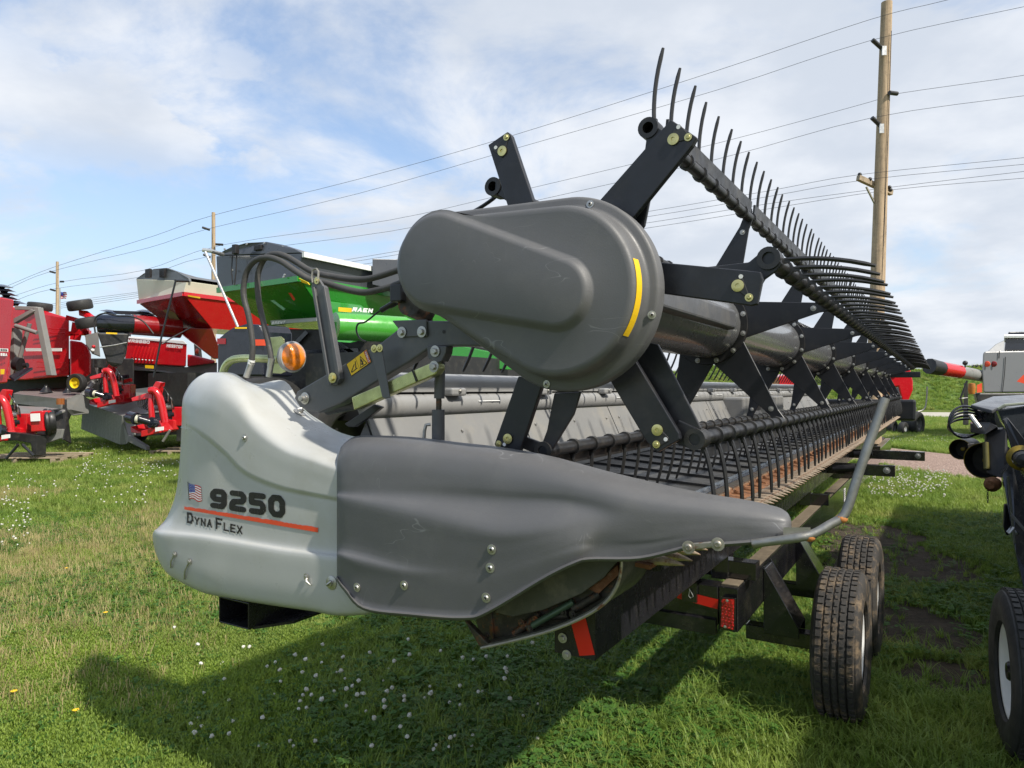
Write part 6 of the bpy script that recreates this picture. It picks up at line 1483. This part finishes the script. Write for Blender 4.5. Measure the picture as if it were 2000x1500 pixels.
def scatter(name, kind, points, scales, m, nvar=6):
    V, F, G = [], [], []
    for k in range(nvar):
        v, f = tuft_mesh(kind, k); o = len(V); V += v; F += [tuple(i+o for i in q) for q in f]; G += [k]*len(v)
    nb = len(V); V += [tuple(p) for p in points]; G += [-1]*len(points)
    me = bpy.data.meshes.new(name); me.from_pydata(V, [], F); me.materials.append(m)
    at = me.attributes.new('grp', 'INT', 'POINT'); at.data.foreach_set('value', G)
    sc_ = me.attributes.new('siz', 'FLOAT', 'POINT'); sc_.data.foreach_set('value', [1.0]*nb + list(map(float, scales)))
    me.update()
    o = bpy.data.objects.new(name, me); COL.objects.link(o); o['kind'] = 'stuff'
    ng = bpy.data.node_groups.new(name, 'GeometryNodeTree')
    ng.interface.new_socket('Geometry', in_out='INPUT', socket_type='NodeSocketGeometry'); ng.interface.new_socket('Geometry', in_out='OUTPUT', socket_type='NodeSocketGeometry')
    N, L = ng.nodes, ng.links
    gi, go = N.new('NodeGroupInput'), N.new('NodeGroupOutput')
    na = N.new('GeometryNodeInputNamedAttribute'); na.data_type = 'INT'; na.inputs['Name'].default_value = 'grp'
    cp = N.new('FunctionNodeCompare'); cp.data_type = 'INT'; cp.operation = 'LESS_THAN'; L.new(na.outputs['Attribute'], cp.inputs[2]); cp.inputs[3].default_value = 0
    sp_ = N.new('GeometryNodeSeparateGeometry'); sp_.domain = 'POINT'; L.new(gi.outputs[0], sp_.inputs[0]); L.new(cp.outputs[0], sp_.inputs[1])
    si = N.new('GeometryNodeSplitToInstances'); si.domain = 'POINT'; L.new(sp_.outputs[1], si.inputs[0]); L.new(na.outputs['Attribute'], si.inputs['Group ID'])
    ip = N.new('GeometryNodeInstanceOnPoints'); ip.inputs['Pick Instance'].default_value = True
    L.new(sp_.outputs[0], ip.inputs['Points']); L.new(si.outputs[0], ip.inputs['Instance'])
    rv = N.new('FunctionNodeRandomValue'); rv.data_type = 'INT'; rv.inputs[4].default_value = 0; rv.inputs[5].default_value = nvar-1; L.new(rv.outputs[2], ip.inputs['Instance Index'])
    rr_ = N.new('FunctionNodeRandomValue'); rr_.data_type = 'FLOAT_VECTOR'; rr_.inputs[0].default_value = (-.12, -.12, 0); rr_.inputs[1].default_value = (.12, .12, 6.283); L.new(rr_.outputs[0], ip.inputs['Rotation'])
    ns = N.new('GeometryNodeInputNamedAttribute'); ns.data_type = 'FLOAT'; ns.inputs['Name'].default_value = 'siz'
    L.new(ns.outputs['Attribute'], ip.inputs['Scale']); L.new(ip.outputs[0], go.inputs[0])
    md = o.modifiers.new('scatter', 'NODES'); md.node_group = ng
    return o
def leafmat(name, cols, straw=0.0, trans=.45, patch=True):
    m = bpy.data.materials.new(name); m.use_nodes = True; nt = m.node_tree; N, L = nt.nodes, nt.links
    b = N['Principled BSDF']; b.inputs['Roughness'].default_value = .5; b.inputs['Specular IOR Level'].default_value = .35
    oi = N.new('ShaderNodeObjectInfo'); g = N.new('ShaderNodeNewGeometry')
    c = nmix(nt, oi.outputs['Random'], cols[0], cols[1])
    if patch:
        c = nmix(nt, nramp(nt, nnoise(nt, 1.4, 4, .6, g.outputs['Position']), .40, .62, 0, .9), c, cols[2])
        c = nmix(nt, nramp(nt, nnoise(nt, .55, 5, .7, g.outputs['Position']), .53, .66, 0, straw), c, cols[3])
    L.new(c, b.inputs['Base Color'])
    tr = N.new('ShaderNodeBsdfTranslucent'); L.new(c, tr.inputs[0]); mx = N.new('ShaderNodeMixShader'); mx.inputs[0].default_value = trans
    L.new(b.outputs[0], mx.inputs[1]); L.new(tr.outputs[0], mx.inputs[2]); L.new(mx.outputs[0], N['Material Output'].inputs[0]); return m
GRASSM = leafmat('grass_blades', [(.130,.225,.032),(.235,.355,.060),(.33,.41,.085),(.50,.46,.19)], straw=.48)
CLOVM = leafmat('clover_leaves', [(.075,.17,.030),(.12,.25,.045),(.08,.19,.03),(.1,.2,.03)], straw=0)
WEEDM = leafmat('weed_leaves', [(.22,.33,.04),(.32,.42,.06),(.2,.28,.05),(.2,.25,.05)], straw=0)
STRAWM = leafmat('straw_stems', [(.46,.37,.17),(.66,.54,.28),(.5,.4,.2),(.5,.4,.2)], straw=0)
FLOWM = leafmat('clover_blooms', [(.62,.60,.52),(.74,.73,.66),(.7,.7,.6),(.7,.7,.6)], straw=0, trans=.2, patch=False)
def lane_mask(x, y):
    t = (y-8.0)/32.0; xl = 8.95+(3.4-8.95)*t; xr = 12.8+(6.1-12.8)*(y-6.5)/35.5
    return (x > xl-.05) & (x < xr+.05)
def wedge(n, y0, y1, half=.80, pw=1.0, cx=0.0):
    """points spread evenly over the wedge of ground in view between depths y0 and y1"""
    u = rng.random(n); y = np.sqrt(y0*y0+(y1*y1-y0*y0)*u) if pw == 1 else y0*(y1/y0)**u
    x = (rng.random(n)*2-1)*half*y + cx*y
    return x, y
def dirtmask(x, y):
    k = np.zeros_like(x, bool)
    for (cx, cy, rx_, ry_) in dirt: k |= (((x-cx)/rx_)**2+((y-cy)/ry_)**2 < rng.uniform(.7, 1.3, len(x)))
    return k
def noise2(x, y, s, sd=0):
    r_ = np.random.default_rng(sd); o = np.zeros_like(x)
    for i in range(5):
        a = r_.uniform(0, 6.28); f = s*r_.uniform(.6, 1.7); o += np.sin((x*math.cos(a)+y*math.sin(a))*f + r_.uniform(0, 6.28))
    return o/5
def pts3(x, y, z=0.0): return np.stack([x, y, np.full_like(x, z)], 1)
# near lawn
x, y = wedge(46000, 1.7, 8.5, .95); k = ~(dirtmask(x, y) & (rng.random(len(x)) < .93)); x, y = x[k], y[k]
s = rng.uniform(.7, 1.25, len(x))*(1+.25*noise2(x, y, 1.3, 1))
scatter('lawn_grass', 'grass', pts3(x, y), s, GRASSM, 8)
x, y = wedge(108000, 8.3, 26, .95); k = ~lane_mask(x, y); x, y = x[k], y[k]
s = rng.uniform(.9, 1.5, len(x))*np.clip(y/14, 1, 1.9)
scatter('mid_grass', 'grass', pts3(x, y), s, GRASSM, 8)
x, y = wedge(60000, 25, 48, .95); k = ~lane_mask(x, y) & (y < 49.5-.28*(x-25)-10.7); x, y = x[k], y[k]
scatter('far_grass', 'grass', pts3(x, y), rng.uniform(1.6, 2.8, len(x)), GRASSM, 8)
# tufts on the bank
hx_ = rng.uniform(8, 62, 16000); t_ = rng.uniform(.02, .93, 16000); hy_ = road_y(hx_)+7+t_*11
hz_ = (3.5+.25*np.sin(hx_*.13)+.2*np.sin(hx_*.31+1))*np.clip((hx_+10)/30, 0, 1)*np.minimum(1, t_*t_*(3-2*t_)*1.15)
scatter('bank_tufts', 'grass', np.stack([hx_, hy_, hz_-.03], 1), rng.uniform(2.5, 5.5, 16000), GRASSM, 8)
# clover leaves: bottom centre and the shaded right
x, y = wedge(33000, 1.8, 9, .92); w = noise2(x, y, 1.6, 5) + .30 - .25*np.abs(x/y+.1)*2.2 + .05*(x/y > .42); k = (w > rng.uniform(-.3, .7, len(x))) & ~(dirtmask(x, y) & (rng.random(len(x)) < .9)); x, y = x[k], y[k]
scatter('clover_leaves', 'clover', pts3(x, y), rng.uniform(.8, 1.3, len(x)), CLOVM, 6)
# yellow-green weeds at the lower left
x, y = wedge(16000, 2.3, 4.6, .75); w = (-x/y - .20)*2.6 + noise2(x, y, 2.5, 9)*.7; k = w > rng.uniform(.1, .9, len(x)); x, y = x[k], y[k]
scatter('low_weeds', 'weed', pts3(x, y), rng.uniform(.7, 1.2, len(x)), WEEDM, 6)
# dry stems on the left
x, y = wedge(60000, 3.4, 11, .76); w = (-x/y-.40)*2.0 + noise2(x, y, 1.1, 3)*.8 + .15*np.clip(1-np.abs(y-5.0)/1.6, 0, 1); k = w > rng.uniform(.0, 1.0, len(x)); x, y = x[k], y[k]
scatter('dry_stems', 'straw', pts3(x, y), rng.uniform(.8, 1.3, len(x)), STRAWM, 6)
# long unmown blades
x, y = wedge(28000, 1.9, 8, .92); w = noise2(x, y, 2.2, 21)*.8 + .45*(x/y > -.12) + .0; k = (w > rng.uniform(.0, 1.0, len(x))) & ~(dirtmask(x, y) & (rng.random(len(x)) < .93)); x, y = x[k], y[k]
scatter('long_grass', 'long', pts3(x, y), rng.uniform(.7, 1.25, len(x)), leafmat('long_blades', [(.13,.22,.035),(.25,.34,.07),(.2,.3,.05),(.3,.33,.1)], straw=.3), 6)
# white clover blooms in drifts
def drift(px0, px1, py0, py1, n):
    X, Yl = [], []
    for _ in range(n):
        p = pz(random.uniform(px0, px1), random.uniform(py0, py1), 0); X.append(p.x); Yl.append(p.y)
    return X, Yl
random.seed(5); X, Yl = [], []
for dft in ((380,1060,1285,1499,58),(540,1000,1290,1420,30),(1700,1850,935,985,170),(1690,1860,920,965,110),(1660,1860,855,869,160),(0,60,985,1080,45),(150,350,905,945,110),(170,330,830,880,140),(120,240,860,900,50),(0,300,935,1000,60),(300,800,1230,1499,18)):
    a, b_ = drift(*dft); X += a; Yl += b_
x, y = np.array(X), np.array(Yl)
scatter('clover_blooms', 'flower', pts3(x, y), np.where(y > 9, 1.35, rng.uniform(.7, 1.5, len(x))), FLOWM, 6)
for i, (px_, py_, lb) in enumerate(((206,1200,'yellow dandelion in sunlit grass left of the square tube'),(148,1402,'yellow dandelion low on the left in shade'),(27,1363,'yellow dandelion nearest the left edge'),(130,1108,'distant yellow dandelion left of the grey shield'))):
    p = pz(px_, py_+22, 0); t = thing('dandelion', lb, 'flower', tuple(p), 0, 'yellow dandelions in the grass')
    MB().tube([p, p+Z*.05+Vector((.004,0,0)), p+Z*.085], .0015, 6).build('stem', CLOVM, t)
    fl_ = MB()
    for k in range(14):
        a = k*.449; d = Vector((math.cos(a), math.sin(a), .35)); q = p+Z*.086; n_ = Vector((-d.y, d.x, 0))*.0035
        fl_.add([q, q+d*.012-n_, q+d*.018, q+d*.012+n_], [(0,1,2,3)], 0, True)
    fl_.ball(p+Z*.088, .006, 8, 5); fl_.build('petals', YEL, t)
